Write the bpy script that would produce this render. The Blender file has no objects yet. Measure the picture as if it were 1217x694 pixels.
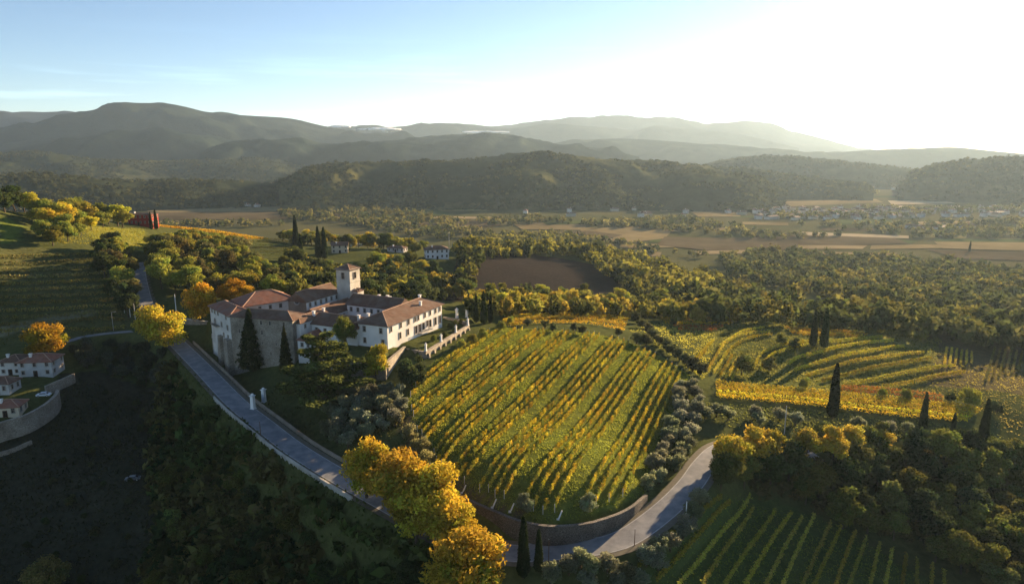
import bpy, math, random
import numpy as np
from mathutils import Vector

# ------------------------------------------------------------------ camera, sky, sun, exposure
F, HY, CZ = 811.0, 178.0, 140.0            # focal length and horizon row in photo pixels, camera height
W0, H0 = 1217.0, 694.0
PITCH = math.atan((H0/2-HY)/F)
SUN_AZ, SUN_EL = math.radians(38.5), math.radians(12.0)
scene = bpy.context.scene
cam_d = bpy.data.cameras.new('camera'); cam = bpy.data.objects.new('camera', cam_d)
scene.collection.objects.link(cam); scene.camera = cam
cam.location = (0, 0, CZ); cam.rotation_euler = (math.pi/2-PITCH, 0, 0)
cam_d.sensor_width = 36.0; cam_d.lens = 36.0*F/W0
cam_d.clip_start = 1.0; cam_d.clip_end = 60000.0
world = bpy.data.worlds.new('World'); scene.world = world; world.use_nodes = True
wn, wl = world.node_tree.nodes, world.node_tree.links
wn.clear()
w_out = wn.new('ShaderNodeOutputWorld'); w_bg = wn.new('ShaderNodeBackground')
w_sky = wn.new('ShaderNodeTexSky'); w_sky.sky_type = 'NISHITA'; w_sky.sun_disc = False
w_sky.sun_elevation = SUN_EL; w_sky.sun_rotation = SUN_AZ
w_sky.altitude = 100; w_sky.air_density = 0.7; w_sky.dust_density = 0.12; w_sky.ozone_density = 1.6
w_bg.inputs['Strength'].default_value = 0.05
w_tc = wn.new('ShaderNodeTexCoord'); w_mp = wn.new('ShaderNodeMapping'); w_mp.inputs['Scale'].default_value = (2.2, 2.2, 34.0)   # thin streaks of high cloud
w_mp.inputs['Location'].default_value = (.35, 0, .2)
w_nz = wn.new('ShaderNodeTexNoise'); w_nz.inputs['Scale'].default_value = 1.6; w_nz.inputs['Detail'].default_value = 7; w_nz.inputs['Roughness'].default_value = .6
w_cr = wn.new('ShaderNodeMapRange'); w_cr.inputs['From Min'].default_value = .53; w_cr.inputs['From Max'].default_value = .75; w_cr.inputs['To Max'].default_value = .35
w_sx = wn.new('ShaderNodeSeparateXYZ'); w_b0 = wn.new('ShaderNodeMapRange'); w_b0.inputs['From Min'].default_value = .16; w_b0.inputs['From Max'].default_value = .07
w_mu = wn.new('ShaderNodeMath'); w_mu.operation = 'MULTIPLY'; w_ad = wn.new('ShaderNodeMath'); w_ad.inputs[1].default_value = 1.0
w_sc = wn.new('ShaderNodeVectorMath'); w_sc.operation = 'SCALE'
wl.new(w_tc.outputs['Generated'], w_mp.inputs[0]); wl.new(w_mp.outputs[0], w_nz.inputs['Vector']); wl.new(w_nz.outputs[0], w_cr.inputs['Value'])
wl.new(w_tc.outputs['Generated'], w_sx.inputs[0]); wl.new(w_sx.outputs['Z'], w_b0.inputs['Value'])
wl.new(w_cr.outputs[0], w_mu.inputs[0]); wl.new(w_b0.outputs[0], w_mu.inputs[1]); wl.new(w_mu.outputs[0], w_ad.inputs[0])
wl.new(w_sky.outputs[0], w_sc.inputs[0]); wl.new(w_ad.outputs[0], w_sc.inputs['Scale'])
wl.new(w_sc.outputs[0], w_bg.inputs['Color']); wl.new(w_bg.outputs[0], w_out.inputs['Surface'])
sun_d = bpy.data.lights.new('sun', 'SUN'); sun = bpy.data.objects.new('sun', sun_d)
scene.collection.objects.link(sun)
sun_d.energy = 5.0; sun_d.angle = math.radians(0.5); sun_d.color = (1.0, 0.72, 0.42)
sun_dir = Vector((math.sin(SUN_AZ)*math.cos(SUN_EL), math.cos(SUN_AZ)*math.cos(SUN_EL), math.sin(SUN_EL)))
sun.rotation_euler = (-sun_dir).to_track_quat('-Z', 'Y').to_euler()
sun.location = (300, 430, 400)
vs = scene.view_settings
vs.view_transform = 'Standard'; vs.look = 'None'; vs.gamma = 1.0; vs.use_curve_mapping = False
vs.exposure = 1.9
HAZE_DENSITY = 3.6e-5
scene.cycles.use_denoising = True
scene.cycles.max_bounces = 6; scene.cycles.diffuse_bounces = 2; scene.cycles.transmission_bounces = 3
scene.cycles.volume_bounces = 1; scene.cycles.transparent_max_bounces = 4

# ------------------------------------------------------------------ helpers
rng = np.random.default_rng(7)
random.seed(7)
COL = scene.collection
cp, sp = math.cos(PITCH), math.sin(PITCH)

def ray(px, py):
    u = (px-W0/2)/F; v = (H0/2-py)/F
    return np.array([u, cp+v*sp, -sp+v*cp])
def up(px, py, Z):
    d = ray(px, py); t = (Z-CZ)/d[2]
    return np.array([d[0]*t, d[1]*t])
def at_range(px, py, R):
    d = ray(px, py); t = R/math.hypot(d[0], d[1])
    return np.array([d[0]*t, d[1]*t, CZ+d[2]*t])
def sstep(a, b, x):
    t = np.clip((x-a)/(b-a), 0, 1); return t*t*(3-2*t)
def in_poly(X, Y, poly):
    X = np.asarray(X, float); Y = np.asarray(Y, float); r = np.zeros(X.shape, bool)
    n = len(poly); j = n-1
    for i in range(n):
        xi, yi = poly[i]; xj, yj = poly[j]
        c = ((yi > Y) != (yj > Y)) & (X < (xj-xi)*(Y-yi)/((yj-yi) if yj != yi else 1e-9)+xi)
        r ^= c; j = i
    return r
def dist_poly(X, Y, line, vals=None):
    """distance to a polyline and the interpolated value at the nearest point"""
    best = np.full(X.shape, 1e9); val = np.zeros(X.shape)
    for k in range(len(line)-1):
        ax, ay = line[k][:2]; bx, by = line[k+1][:2]
        dx, dy = bx-ax, by-ay; L = dx*dx+dy*dy+1e-9
        t = np.clip(((X-ax)*dx+(Y-ay)*dy)/L, 0, 1)
        d = np.hypot(X-ax-t*dx, Y-ay-t*dy)
        m = d < best
        best = np.where(m, d, best)
        if vals is not None:
            val = np.where(m, vals[k]+(vals[k+1]-vals[k])*t, val)
    return best, val
def vnoise(X, Y, seed, octaves=4):
    """cheap smooth value noise on a hashed lattice"""
    out = np.zeros(np.shape(X)); amp = 1.0; tot = 0
    for o in range(octaves):
        xi = np.floor(X).astype(np.int64); yi = np.floor(Y).astype(np.int64)
        fx, fy = X-xi, Y-yi; fx = fx*fx*(3-2*fx); fy = fy*fy*(3-2*fy)
        def h(a, b):
            n = (a*374761393+b*668265263+(seed+o)*974634541) & 0xffffffff
            n = ((n ^ (n >> 13))*1274126177) & 0xffffffff
            return ((n ^ (n >> 16)) & 0xffff)/65535.0
        v = (h(xi, yi)*(1-fx)+h(xi+1, yi)*fx)*(1-fy)+(h(xi, yi+1)*(1-fx)+h(xi+1, yi+1)*fx)*fy
        out += v*amp; tot += amp; amp *= 0.5; X = X*2.03+17.1; Y = Y*2.03+5.7
    return out/tot
def smooth_line(pts, step):
    """Catmull-Rom resampling of points of any dimension"""
    P = np.array(pts, float); P = np.vstack([2*P[0]-P[1], P, 2*P[-1]-P[-2]]); out = []
    for i in range(1, len(P)-2):
        n = max(1, int(np.linalg.norm(P[i+1]-P[i])/step))
        for k in range(n):
            t = k/n
            out.append(0.5*((2*P[i])+(-P[i-1]+P[i+1])*t+(2*P[i-1]-5*P[i]+4*P[i+1]-P[i+2])*t*t+(-P[i-1]+3*P[i]-3*P[i+1]+P[i+2])*t**3))
    out.append(P[-2]); return np.array(out)

def mesh_np(name, V, Fc, mat=None, tint=None, smooth=False):
    me = bpy.data.meshes.new(name); V = np.asarray(V, np.float32); Fc = np.asarray(Fc, np.int32)
    M, k = Fc.shape
    me.vertices.add(len(V)); me.vertices.foreach_set('co', V.ravel())
    me.loops.add(M*k); me.loops.foreach_set('vertex_index', Fc.ravel())
    me.polygons.add(M); me.polygons.foreach_set('loop_start', np.arange(M, dtype=np.int32)*k)
    me.update(calc_edges=True)
    if tint is not None:
        a = me.color_attributes.new('tint', 'FLOAT_COLOR', 'POINT')
        T = np.ones((len(V), 4), np.float32); T[:, :np.shape(tint)[1]] = tint
        a.data.foreach_set('color', T.ravel())
    if smooth:
        me.polygons.foreach_set('use_smooth', np.ones(M, bool))
    if mat: me.materials.append(mat)
    return me
def mesh_py(name, V, Fc, mat=None):
    me = bpy.data.meshes.new(name); me.from_pydata([tuple(v) for v in V], [], Fc); me.update()
    if mat: me.materials.append(mat)
    return me
def link(name, data, parent=None, loc=None, rotz=0.0, scale=None):
    o = bpy.data.objects.new(name, data); COL.objects.link(o)
    if parent: o.parent = parent
    if loc is not None: o.location = loc
    if rotz: o.rotation_euler = (0, 0, rotz)
    if scale is not None: o.scale = scale if hasattr(scale, '__len__') else (scale,)*3
    return o
def tag(o, label, cat, group=None):
    o['label'] = label; o['category'] = cat
    if group: o['group'] = group
    return o
def struct(o):
    o['kind'] = 'structure'; return o
def stuff(o, label, cat=None):
    o['kind'] = 'stuff'
    if label: o['label'] = label
    if cat: o['category'] = cat
    return o

class MB:
    """collects boxes and faces into one mesh"""
    def __init__(s): s.V = []; s.F = []
    def face(s, pts):
        n = len(s.V); s.V += [tuple(p) for p in pts]; s.F.append(list(range(n, n+len(pts))))
    def box(s, c, size, az=0.0, taper=1.0):
        ca, sa = math.cos(az), math.sin(az); n = len(s.V); hx, hy, hz = size[0]/2, size[1]/2, size[2]/2
        for z, k in ((-hz, 1.0), (hz, taper)):
            for x, y in ((-hx, -hy), (hx, -hy), (hx, hy), (-hx, hy)):
                x *= k; y *= k
                s.V.append((c[0]+x*ca-y*sa, c[1]+x*sa+y*ca, c[2]+z))
        for f in ((0,3,2,1),(4,5,6,7),(0,1,5,4),(1,2,6,5),(2,3,7,6),(3,0,4,7)): s.F.append([n+i for i in f])
    def tube(s, pts, rads, seg=6):
        n0 = len(s.V); P = [np.array(p, float) for p in pts]
        for i, p in enumerate(P):
            d = (P[min(i+1, len(P)-1)]-P[max(i-1, 0)]); d /= np.linalg.norm(d)+1e-9
            a = np.cross(d, (1, 0, 0) if abs(d[0]) < .9 else (0, 1, 0)); a /= np.linalg.norm(a); b = np.cross(d, a)
            for k in range(seg):
                t = 2*math.pi*k/seg; s.V.append(tuple(p+rads[i]*(a*math.cos(t)+b*math.sin(t))))
        for i in range(len(P)-1):
            for k in range(seg):
                k2 = (k+1) % seg; a = n0+i*seg
                s.F.append([a+k, a+k2, a+seg+k2, a+seg+k])
        s.F.append([n0+(len(P)-1)*seg+k for k in range(seg)]); s.F.append([n0+k for k in reversed(range(seg))])
    def mesh(s, name, mat): return mesh_py(name, s.V, s.F, mat)

# ------------------------------------------------------------------ materials
def new_mat(name):
    m = bpy.data.materials.new(name); m.use_nodes = True
    n = m.node_tree.nodes; l = m.node_tree.links
    return m, n, l, n['Principled BSDF']
def mat_noise(name, c1, c2, scale, rough=0.85, bump=0.0, bump_dist=0.05, detail=6, c3=None, scale2=None, spec=0.08):
    m, n, l, b = new_mat(name)
    tc = n.new('ShaderNodeTexCoord'); nz = n.new('ShaderNodeTexNoise'); nz.inputs['Scale'].default_value = scale
    nz.inputs['Detail'].default_value = detail; nz.inputs['Roughness'].default_value = 0.65
    l.new(tc.outputs['Object'], nz.inputs['Vector'])
    r = n.new('ShaderNodeValToRGB'); r.color_ramp.elements[0].position = 0.3; r.color_ramp.elements[1].position = 0.7
    r.color_ramp.elements[0].color = (*c1, 1); r.color_ramp.elements[1].color = (*c2, 1)
    l.new(nz.outputs[0], r.inputs[0]); out = r.outputs[0]
    if c3:
        n2 = n.new('ShaderNodeTexNoise'); n2.inputs['Scale'].default_value = scale2; n2.inputs['Detail'].default_value = 5
        l.new(tc.outputs['Object'], n2.inputs['Vector'])
        r2 = n.new('ShaderNodeValToRGB'); r2.color_ramp.elements[0].position = 0.45; r2.color_ramp.elements[1].position = 0.68
        l.new(n2.outputs[0], r2.inputs[0])
        mx = n.new('ShaderNodeMix'); mx.data_type = 'RGBA'; l.new(r2.outputs[0], mx.inputs[0])
        l.new(out, mx.inputs[6]); mx.inputs[7].default_value = (*c3, 1); out = mx.outputs[2]
    l.new(out, b.inputs['Base Color']); b.inputs['Roughness'].default_value = rough
    b.inputs['Specular IOR Level'].default_value = spec
    if bump:
        bp = n.new('ShaderNodeBump'); bp.inputs['Strength'].default_value = bump; bp.inputs['Distance'].default_value = bump_dist
        l.new(nz.outputs[0], bp.inputs['Height']); l.new(bp.outputs[0], b.inputs['Normal'])
    return m
def mat_plain(name, c, rough=0.6, metal=0.0):
    m, n, l, b = new_mat(name); b.inputs['Base Color'].default_value = (*c, 1); b.inputs['Roughness'].default_value = rough
    b.inputs['Metallic'].default_value = metal; return m
def mat_stone(name, c1, c2, mortar, scale):
    m, n, l, b = new_mat(name)
    tc = n.new('ShaderNodeTexCoord'); mp = n.new('ShaderNodeMapping'); mp.inputs['Scale'].default_value = (scale, scale, scale*1.5)
    vo = n.new('ShaderNodeTexVoronoi'); ve = n.new('ShaderNodeTexVoronoi'); ve.feature = 'DISTANCE_TO_EDGE'
    l.new(tc.outputs['Object'], mp.inputs[0]); l.new(mp.outputs[0], vo.inputs['Vector']); l.new(mp.outputs[0], ve.inputs['Vector'])
    mx = n.new('ShaderNodeMix'); mx.data_type = 'RGBA'; sep = n.new('ShaderNodeSeparateColor')
    l.new(vo.outputs['Color'], sep.inputs[0]); l.new(sep.outputs[0], mx.inputs[0])
    mx.inputs[6].default_value = (*c1, 1); mx.inputs[7].default_value = (*c2, 1)
    r = n.new('ShaderNodeValToRGB'); r.color_ramp.elements[0].position = 0.02; r.color_ramp.elements[1].position = 0.09
    l.new(ve.outputs['Distance'], r.inputs[0])
    m2 = n.new('ShaderNodeMix'); m2.data_type = 'RGBA'; l.new(r.outputs[0], m2.inputs[0])
    m2.inputs[6].default_value = (*mortar, 1); l.new(mx.outputs[2], m2.inputs[7])
    nz = n.new('ShaderNodeTexNoise'); nz.inputs['Scale'].default_value = 0.25; nz.inputs['Detail'].default_value = 6
    l.new(tc.outputs['Object'], nz.inputs['Vector'])
    m3 = n.new('ShaderNodeMix'); m3.data_type = 'RGBA'; m3.blend_type = 'MULTIPLY'; m3.inputs[0].default_value = 0.7
    r3 = n.new('ShaderNodeValToRGB'); r3.color_ramp.elements[0].position = 0.3; r3.color_ramp.elements[0].color = (.45, .42, .38, 1); r3.color_ramp.elements[1].position = 0.6
    l.new(nz.outputs[0], r3.inputs[0]); l.new(m2.outputs[2], m3.inputs[6]); l.new(r3.outputs[0], m3.inputs[7])
    l.new(m3.outputs[2], b.inputs['Base Color']); b.inputs['Roughness'].default_value = 0.9
    bp = n.new('ShaderNodeBump'); bp.inputs['Strength'].default_value = 0.8; bp.inputs['Distance'].default_value = 0.08
    l.new(r.outputs[0], bp.inputs['Height']); l.new(bp.outputs[0], b.inputs['Normal'])
    return m
def mat_tint(name, rough=0.95, noise_scale=0.35, lo=0.6, hi=1.35, bump=0.5, bdist=0.2):
    """vertex-attribute colour with fine grain (ground, hills)"""
    m, n, l, b = new_mat(name)
    at = n.new('ShaderNodeAttribute'); at.attribute_name = 'tint'
    tc = n.new('ShaderNodeTexCoord'); nz = n.new('ShaderNodeTexNoise'); nz.inputs['Scale'].default_value = noise_scale
    nz.inputs['Detail'].default_value = 8; nz.inputs['Roughness'].default_value = 0.7
    l.new(tc.outputs['Object'], nz.inputs['Vector'])
    mr = n.new('ShaderNodeMapRange'); mr.inputs['From Min'].default_value = 0.3; mr.inputs['From Max'].default_value = 0.7
    mr.inputs['To Min'].default_value = lo; mr.inputs['To Max'].default_value = hi
    l.new(nz.outputs[0], mr.inputs['Value'])
    vm = n.new('ShaderNodeVectorMath'); vm.operation = 'SCALE'
    l.new(at.outputs['Color'], vm.inputs[0]); l.new(mr.outputs[0], vm.inputs['Scale'])
    l.new(vm.outputs[0], b.inputs['Base Color']); b.inputs['Roughness'].default_value = rough
    b.inputs['Specular IOR Level'].default_value = 0.0
    bp = n.new('ShaderNodeBump'); bp.inputs['Strength'].default_value = bump; bp.inputs['Distance'].default_value = bdist
    l.new(nz.outputs[0], bp.inputs['Height']); l.new(bp.outputs[0], b.inputs['Normal'])
    return m
def mat_foliage(name, transl):
    m = bpy.data.materials.new(name); m.use_nodes = True; n = m.node_tree.nodes; l = m.node_tree.links; n.clear()
    o = n.new('ShaderNodeOutputMaterial'); at = n.new('ShaderNodeAttribute'); at.attribute_name = 'tint'
    oi = n.new('ShaderNodeObjectInfo')
    mu = n.new('ShaderNodeMix'); mu.data_type = 'RGBA'; mu.blend_type = 'MULTIPLY'; mu.inputs[0].default_value = 1.0
    l.new(at.outputs['Color'], mu.inputs[6]); l.new(oi.outputs['Color'], mu.inputs[7])
    hs = n.new('ShaderNodeHueSaturation')
    mr = n.new('ShaderNodeMapRange'); mr.inputs['To Min'].default_value = 0.72; mr.inputs['To Max'].default_value = 1.3
    mh = n.new('ShaderNodeMapRange'); mh.inputs['To Min'].default_value = 0.494; mh.inputs['To Max'].default_value = 0.512
    l.new(oi.outputs['Random'], mr.inputs['Value']); l.new(oi.outputs['Random'], mh.inputs['Value'])
    l.new(mr.outputs[0], hs.inputs['Value']); l.new(mh.outputs[0], hs.inputs['Hue']); l.new(mu.outputs[2], hs.inputs['Color'])
    d = n.new('ShaderNodeBsdfDiffuse'); t = n.new('ShaderNodeBsdfTranslucent'); mx = n.new('ShaderNodeMixShader')
    mx.inputs[0].default_value = transl
    l.new(hs.outputs[0], d.inputs[0]); l.new(hs.outputs[0], t.inputs[0])
    l.new(d.outputs[0], mx.inputs[1]); l.new(t.outputs[0], mx.inputs[2]); l.new(mx.outputs[0], o.inputs['Surface'])
    return m
M = {}
M['ground'] = mat_tint('ground_cover', noise_scale=0.5, bump=0.7, bdist=0.3)
M['hill'] = mat_tint('wooded_hill', noise_scale=0.02, lo=0.55, hi=1.4, bump=1.0, bdist=12.0)
M['mountain'] = mat_tint('mountain_cover', noise_scale=0.004, lo=0.7, hi=1.25, bump=0.6, bdist=40.0)
M['leaf'] = mat_foliage('leaves', 0.34)
M['leaf_thin'] = mat_foliage('sparse_leaves', 0.5)
M['leaf_vine'] = mat_foliage('vine_leaves', 0.2)
M['bark'] = mat_noise('bark', (.06, .045, .03), (.13, .10, .07), 6, bump=0.5)
M['asphalt'] = mat_noise('asphalt', (.15, .157, .17), (.21, .217, .23), 0.8, spec=.15, rough=0.8, bump=0.2, bump_dist=0.01, c3=(.27, .27, .27), scale2=0.3)
M['paint'] = mat_noise('road_paint', (.22, .22, .22), (.55, .55, .53), 0.5)
M['plaster'] = mat_noise('white_plaster', (.74, .72, .68), (.84, .82, .79), 0.35, bump=0.15, c3=(.60, .57, .52), scale2=0.12)
M['plaster_old'] = mat_noise('weathered_plaster', (.55, .52, .47), (.72, .69, .64), 0.4, bump=0.2, c3=(.40, .36, .31), scale2=0.2)
M['plaster_cream'] = mat_noise('cream_plaster', (.60, .50, .36), (.70, .60, .45), 0.4, bump=0.1)
M['plaster_red'] = mat_noise('red_plaster', (.26, .045, .035), (.34, .06, .05), 0.4)
M['plaster_grey'] = mat_noise('grey_plaster', (.40, .39, .37), (.55, .53, .5), 0.4)
M['stone'] = mat_stone('grey_rubble_stone', (.20, .165, .125), (.52, .45, .36), (.36, .32, .26), 0.75)
M['stone_warm'] = mat_stone('warm_rubble_stone', (.30, .24, .18), (.46, .37, .28), (.36, .30, .24), 1.6)
M['stone_dark'] = mat_stone('dark_dry_stone', (.07, .06, .05), (.28, .24, .20), (.04, .035, .03), 1.2)
M['stone_pale'] = mat_stone('pale_limestone', (.55, .52, .46), (.68, .65, .58), (.52, .49, .44), 1.3)
M['tile'] = mat_noise('clay_roof_tiles', (.10, .06, .042), (.20, .115, .08), 0.7, bump=0.9, bump_dist=0.1, detail=10, c3=(.18, .13, .10), scale2=0.3)
M['tile_red'] = mat_noise('red_clay_roof_tiles', (.20, .09, .06), (.33, .155, .105), 0.7, bump=0.9, bump_dist=0.1, detail=10, c3=(.22, .14, .11), scale2=0.35)
M['ridge'] = mat_noise('ridge_tiles', (.32, .20, .14), (.45, .30, .22), 2.0)
M['glass'] = mat_plain('dark_window_glass', (.02, .022, .025), 0.15)
M['frame'] = mat_noise('window_surround', (.36, .30, .24), (.5, .44, .37), 2.0)
M['wood'] = mat_noise('brown_wood', (.09, .05, .03), (.16, .09, .055), 4.0)
M['metal'] = mat_plain('galvanised_metal', (.5, .5, .5), 0.45, 0.6)
M['concrete'] = mat_noise('pale_concrete', (.5, .49, .47), (.66, .65, .62), 2.0)
M['white'] = mat_noise('white_painted_stone', (.72, .72, .70), (.82, .82, .80), 1.0)
M['rubber'] = mat_plain('black_rubber', (.02, .02, .02), 0.8)
M['car_white'] = mat_plain('pale_car_paint', (.55, .6, .65), 0.3)
M['car_grey'] = mat_plain('dark_car_paint', (.10, .11, .12), 0.3)

# ------------------------------------------------------------------ terrain: heights from picture rows
CP = [  # photo pixel and estimated height of the ground seen there
 # vineyard on the spur
 (485,480,66.5),(500,440,68),(560,405,69.5),(600,392,69.5),(680,388,67),(740,398,64.5),(820,445,61),(800,500,61.2),(772,580,61),
 (545,590,62.6),(590,606,62.8),(640,616,62.8),(700,612,62.4),(745,600,61.6),(650,500,65),(580,520,65),(720,470,63.6),(650,440,66.5),
 # abbey hill
 (300,395,73),(460,416,73.2),(525,392,71.8),(400,385,73.8),(350,380,73.8),(250,372,71),(285,440,61),(215,387,66),(262,422,63.8),
 (330,472,62.6),(395,452,66),(430,444,67.3),(440,480,65),(480,520,63.2),(400,520,62.3),(420,550,61),(520,572,62),(478,452,67.5),(370,440,66),
 # left basin and houses
 (60,452,58),(20,490,55),(70,482,52),(150,450,52),(100,520,44),(200,500,45),(150,570,40),(250,560,42),(50,600,36),(150,690,26),(300,690,34),
 (300,600,45),(400,660,42),(450,640,48),(550,692,55),(520,662,54),(380,592,53),(280,512,55),(130,402,62.5),(60,408,62),(0,440,58),(-60,500,52),(-60,400,64),
 # left hill
 (60,380,67),(60,340,77),(60,300,88),(30,265,98),(100,270,92),(140,285,86),(150,340,76),(0,300,90),(0,250,106),(120,375,69),(-80,300,95),(-100,240,112),
 (165,268,86),(250,275,74),(270,300,68),(330,300,64),(300,342,70),(230,347,70),(400,310,62),(430,298,63),(520,310,62),(450,342,60),
 (540,300,54),(720,320,40),(620,357,47),(740,347,42),(560,372,55),(640,372,56),(800,377,50),(700,300,40),
 # right side
 (850,400,57),(900,387,55),(975,412,57),(870,450,57),(950,475,57),(1000,490,55),(1100,490,52),(1200,480,48),(1000,440,52),(1050,460,51),
 (1100,420,50),(1100,395,47),(1180,430,44),(1200,400,38),(1000,386,44),(900,366,38),(1100,360,22),(930,345,18),(1200,350,12),(1000,320,4),
 (900,560,54),(870,602,50),(850,662,50),(800,690,52),(900,602,49),(1000,640,43),(1100,690,38),(950,690,44),(1000,560,49),(1100,600,42),
 (1200,650,36),(1100,530,48),(1200,540,43),(700,684,56),(760,672,55),(1300,500,42),(1300,640,30),
]
ctrl = [(*up(a, b, z), z) for a, b, z in CP]
ctrl += [(x, y, z) for x, y, z in [(-300,80,30),(-150,60,25),(0,60,45),(150,60,42),(300,80,30),(-500,300,95),(-520,500,90),(-400,560,80),
         (450,300,25),(450,500,8),(-300,700,45),(-100,720,28),(100,720,18),(300,760,4),(-500,800,35),(-250,880,6),(0,880,4),(200,900,0),(450,800,0),(-700,400,80),(-800,700,40),(-700,950,5)]]
for k in range(19):
    t = math.radians(-90+k*10); ctrl.append((1080*math.sin(t), 1080*math.cos(t), 0.0))
ctrl = np.array(ctrl)
def _phi(r): return np.sqrt(r*r+15.0**2)
_D = _phi(np.hypot(ctrl[:, None, 0]-ctrl[None, :, 0], ctrl[:, None, 1]-ctrl[None, :, 1]))
_n = len(ctrl)
_A = np.zeros((_n+1, _n+1)); _A[:_n, :_n] = _D-np.eye(_n)*3.0; _A[:_n, _n] = 1; _A[_n, :_n] = 1
_c = np.linalg.solve(_A, np.append(ctrl[:, 2], 0))
def rbf(X, Y):
    X = np.asarray(X, float); Y = np.asarray(Y, float); sh = X.shape; X = X.ravel(); Y = Y.ravel(); out = np.empty(len(X))
    for i in range(0, len(X), 20000):
        r = np.hypot(X[i:i+20000, None]-ctrl[None, :, 0], Y[i:i+20000, None]-ctrl[None, :, 1])
        out[i:i+20000] = _phi(r)@_c[:_n]+_c[_n]
    return out.reshape(sh)

ROAD = [(163,312,77),(165,322,75.5),(168,340,73),(174,362,70),(188,386,67),(215,412,64.6),(245,442,63.6),(280,478,62.5),(315,506,61.8),(350,533,61),
        (400,564,60),(455,595,59.3),(520,630,58.7),(570,650,58.5),(612,657,58.5),(655,655,58.6),(702,650,58.8),(745,638,59),(790,606,59.6),(820,576,60),(838,551,60.3),(858,533,60.3),(890,527,59.3),(925,533,57),(970,540,54)]
SIDE = [(190,391,66.2),(165,393,65.5),(130,396,64.3),(100,400,63.2),(78,406,62.4),(40,412,62)]
SPUR = [(640,655,58.6),(606,668,58.0),(590,690,57),(575,720,56)]
def line3(L, step=2.0): return smooth_line([(*up(a, b, z), z) for a, b, z in L], step)
road_c, side_c, spur_c = line3(ROAD), line3(SIDE), line3(SPUR)
VPX = [(476,478),(490,455),(518,432),(560,405),(588,389),(640,391),(700,396),(745,405),(790,424),(820,445),(812,470),(800,500),(785,545),(768,580),
       (745,600),(700,614),(650,620),(605,611),(560,592),(520,562),(492,520)]
VZ = [66.7,67.3,68.3,69.5,69.6,68.4,66.5,64.5,62.5,61,61,61.2,61,61,61.6,62.4,62.8,62.8,62.6,62.4,64.5]
VPOLY = [tuple(up(a, b, z)) for (a, b), z in zip(VPX, VZ)]
# abbey axes and plateau
AZ = math.radians(24.0)
E1 = np.array([math.sin(AZ), math.cos(AZ)]); E2 = np.array([math.cos(AZ), -math.sin(AZ)])
A0 = np.array([-42.3, 223.9])
def ab(a, b): return A0+E1*a+E2*b
CW1, CW2, CWL = np.array([-100.2, 235.5]), np.array([-76.1, 229.3]), np.array([-114.4, 251.7])
G1, G2, G3, G4, G5 = up(403, 430, 72.3), up(457, 434, 72.3), up(481, 414, 72.3), up(505, 421, 71.6), up(557, 388.5, 71.6)
PLAT = [tuple(p) for p in (CWL+(2.2, .6), CW1+(1.6, 2.6), CW2+(-1, 2.8), ab(-5, -31), G1+(.6, 2.2), G2+(-2.6, 1.6), G3+(-2.4, 1.6), G4+(-2.3, .8), G5+(-2.3, .6))]+[(-14, 283), (-60, 296), (-112, 288), (-122, 262)]

xs = np.concatenate([np.arange(-170, 130, 1.5), np.arange(130, 421, 3.0)]); xs = np.concatenate([np.arange(-420, -170, 3.0), xs])
def grow(v, step, end, k):
    o = []; 
    while v < end: v += step; step *= k; o.append(v)
    return o
ext = grow(420, 4.0, 19000, 1.07); xs = np.concatenate([-np.array(ext)[::-1], xs, ext])
ys = np.concatenate([np.arange(110, 300, 1.5), np.arange(300, 720, 3.0)])
ys = np.concatenate([-np.array(grow(-104, 6, 1500, 1.25))[::-1], ys, grow(717, 4.0, 22000, 1.06)])
GX, GY = np.meshgrid(xs, ys)
near = (np.hypot(GX, GY) < 1150) & (GY > -300)
GZ = np.zeros(GX.shape)
base = rbf(GX[near], GY[near])
x, y = GX[near], GY[near]; rr = np.hypot(x, y)
base = base*(1-sstep(860, 1080, rr)); base = np.maximum(base, 0)
base += (vnoise(x*.05, y*.05, 3)-.5)*1.0*(1-sstep(700, 1000, rr))
for L, w in ((side_c, 2.6), (spur_c, 4.5), (road_c, 3.8)):
    d, v = dist_poly(x, y, L, L[:, 2]); t = 1-sstep(w+.5, w+6.5, d)
    t = np.where(in_poly(x, y, VPOLY) & (d > w), 0, t)
    base = base*(1-t)+(v-.12)*t
inp = in_poly(x, y, PLAT); d, _ = dist_poly(x, y, PLAT+[PLAT[0]])
base = np.where(inp, np.maximum(base, 73.4-1.8*sstep(-45, -15, x)), base)
GZ[near] = base
GZ[~near] = 0.0
def H(x, y):
    x = np.asarray(x, float); y = np.asarray(y, float)
    i = np.clip(np.searchsorted(xs, x)-1, 0, len(xs)-2); j = np.clip(np.searchsorted(ys, y)-1, 0, len(ys)-2)
    fx = np.clip((x-xs[i])/(xs[i+1]-xs[i]), 0, 1); fy = np.clip((y-ys[j])/(ys[j+1]-ys[j]), 0, 1)
    return (GZ[j, i]*(1-fx)+GZ[j, i+1]*fx)*(1-fy)+(GZ[j+1, i]*(1-fx)+GZ[j+1, i+1]*fx)*fy
_T = np.concatenate([np.arange(70, 800, 0.5), np.arange(800, 6000, 3.0)])
def ground(px, py, off=0.0, far=6000.0):
    """point on the terrain (raised by off) that the photo pixel looks at; z is the terrain's own"""
    d = ray(px, py); T = _T[_T < far]; X, Y, Z = d[0]*T, d[1]*T, CZ+d[2]*T
    b = Z <= H(X, Y)+off
    k = int(np.argmax(b)) if b.any() else int(np.argmin(Z-H(X, Y)-off))
    return np.array([X[k], Y[k], float(H(X[k], Y[k]))])
def gpoly(P, off=0.0, far=6000.0): return [tuple(ground(a, b, off, far)[:2]) for a, b in P]

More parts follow.
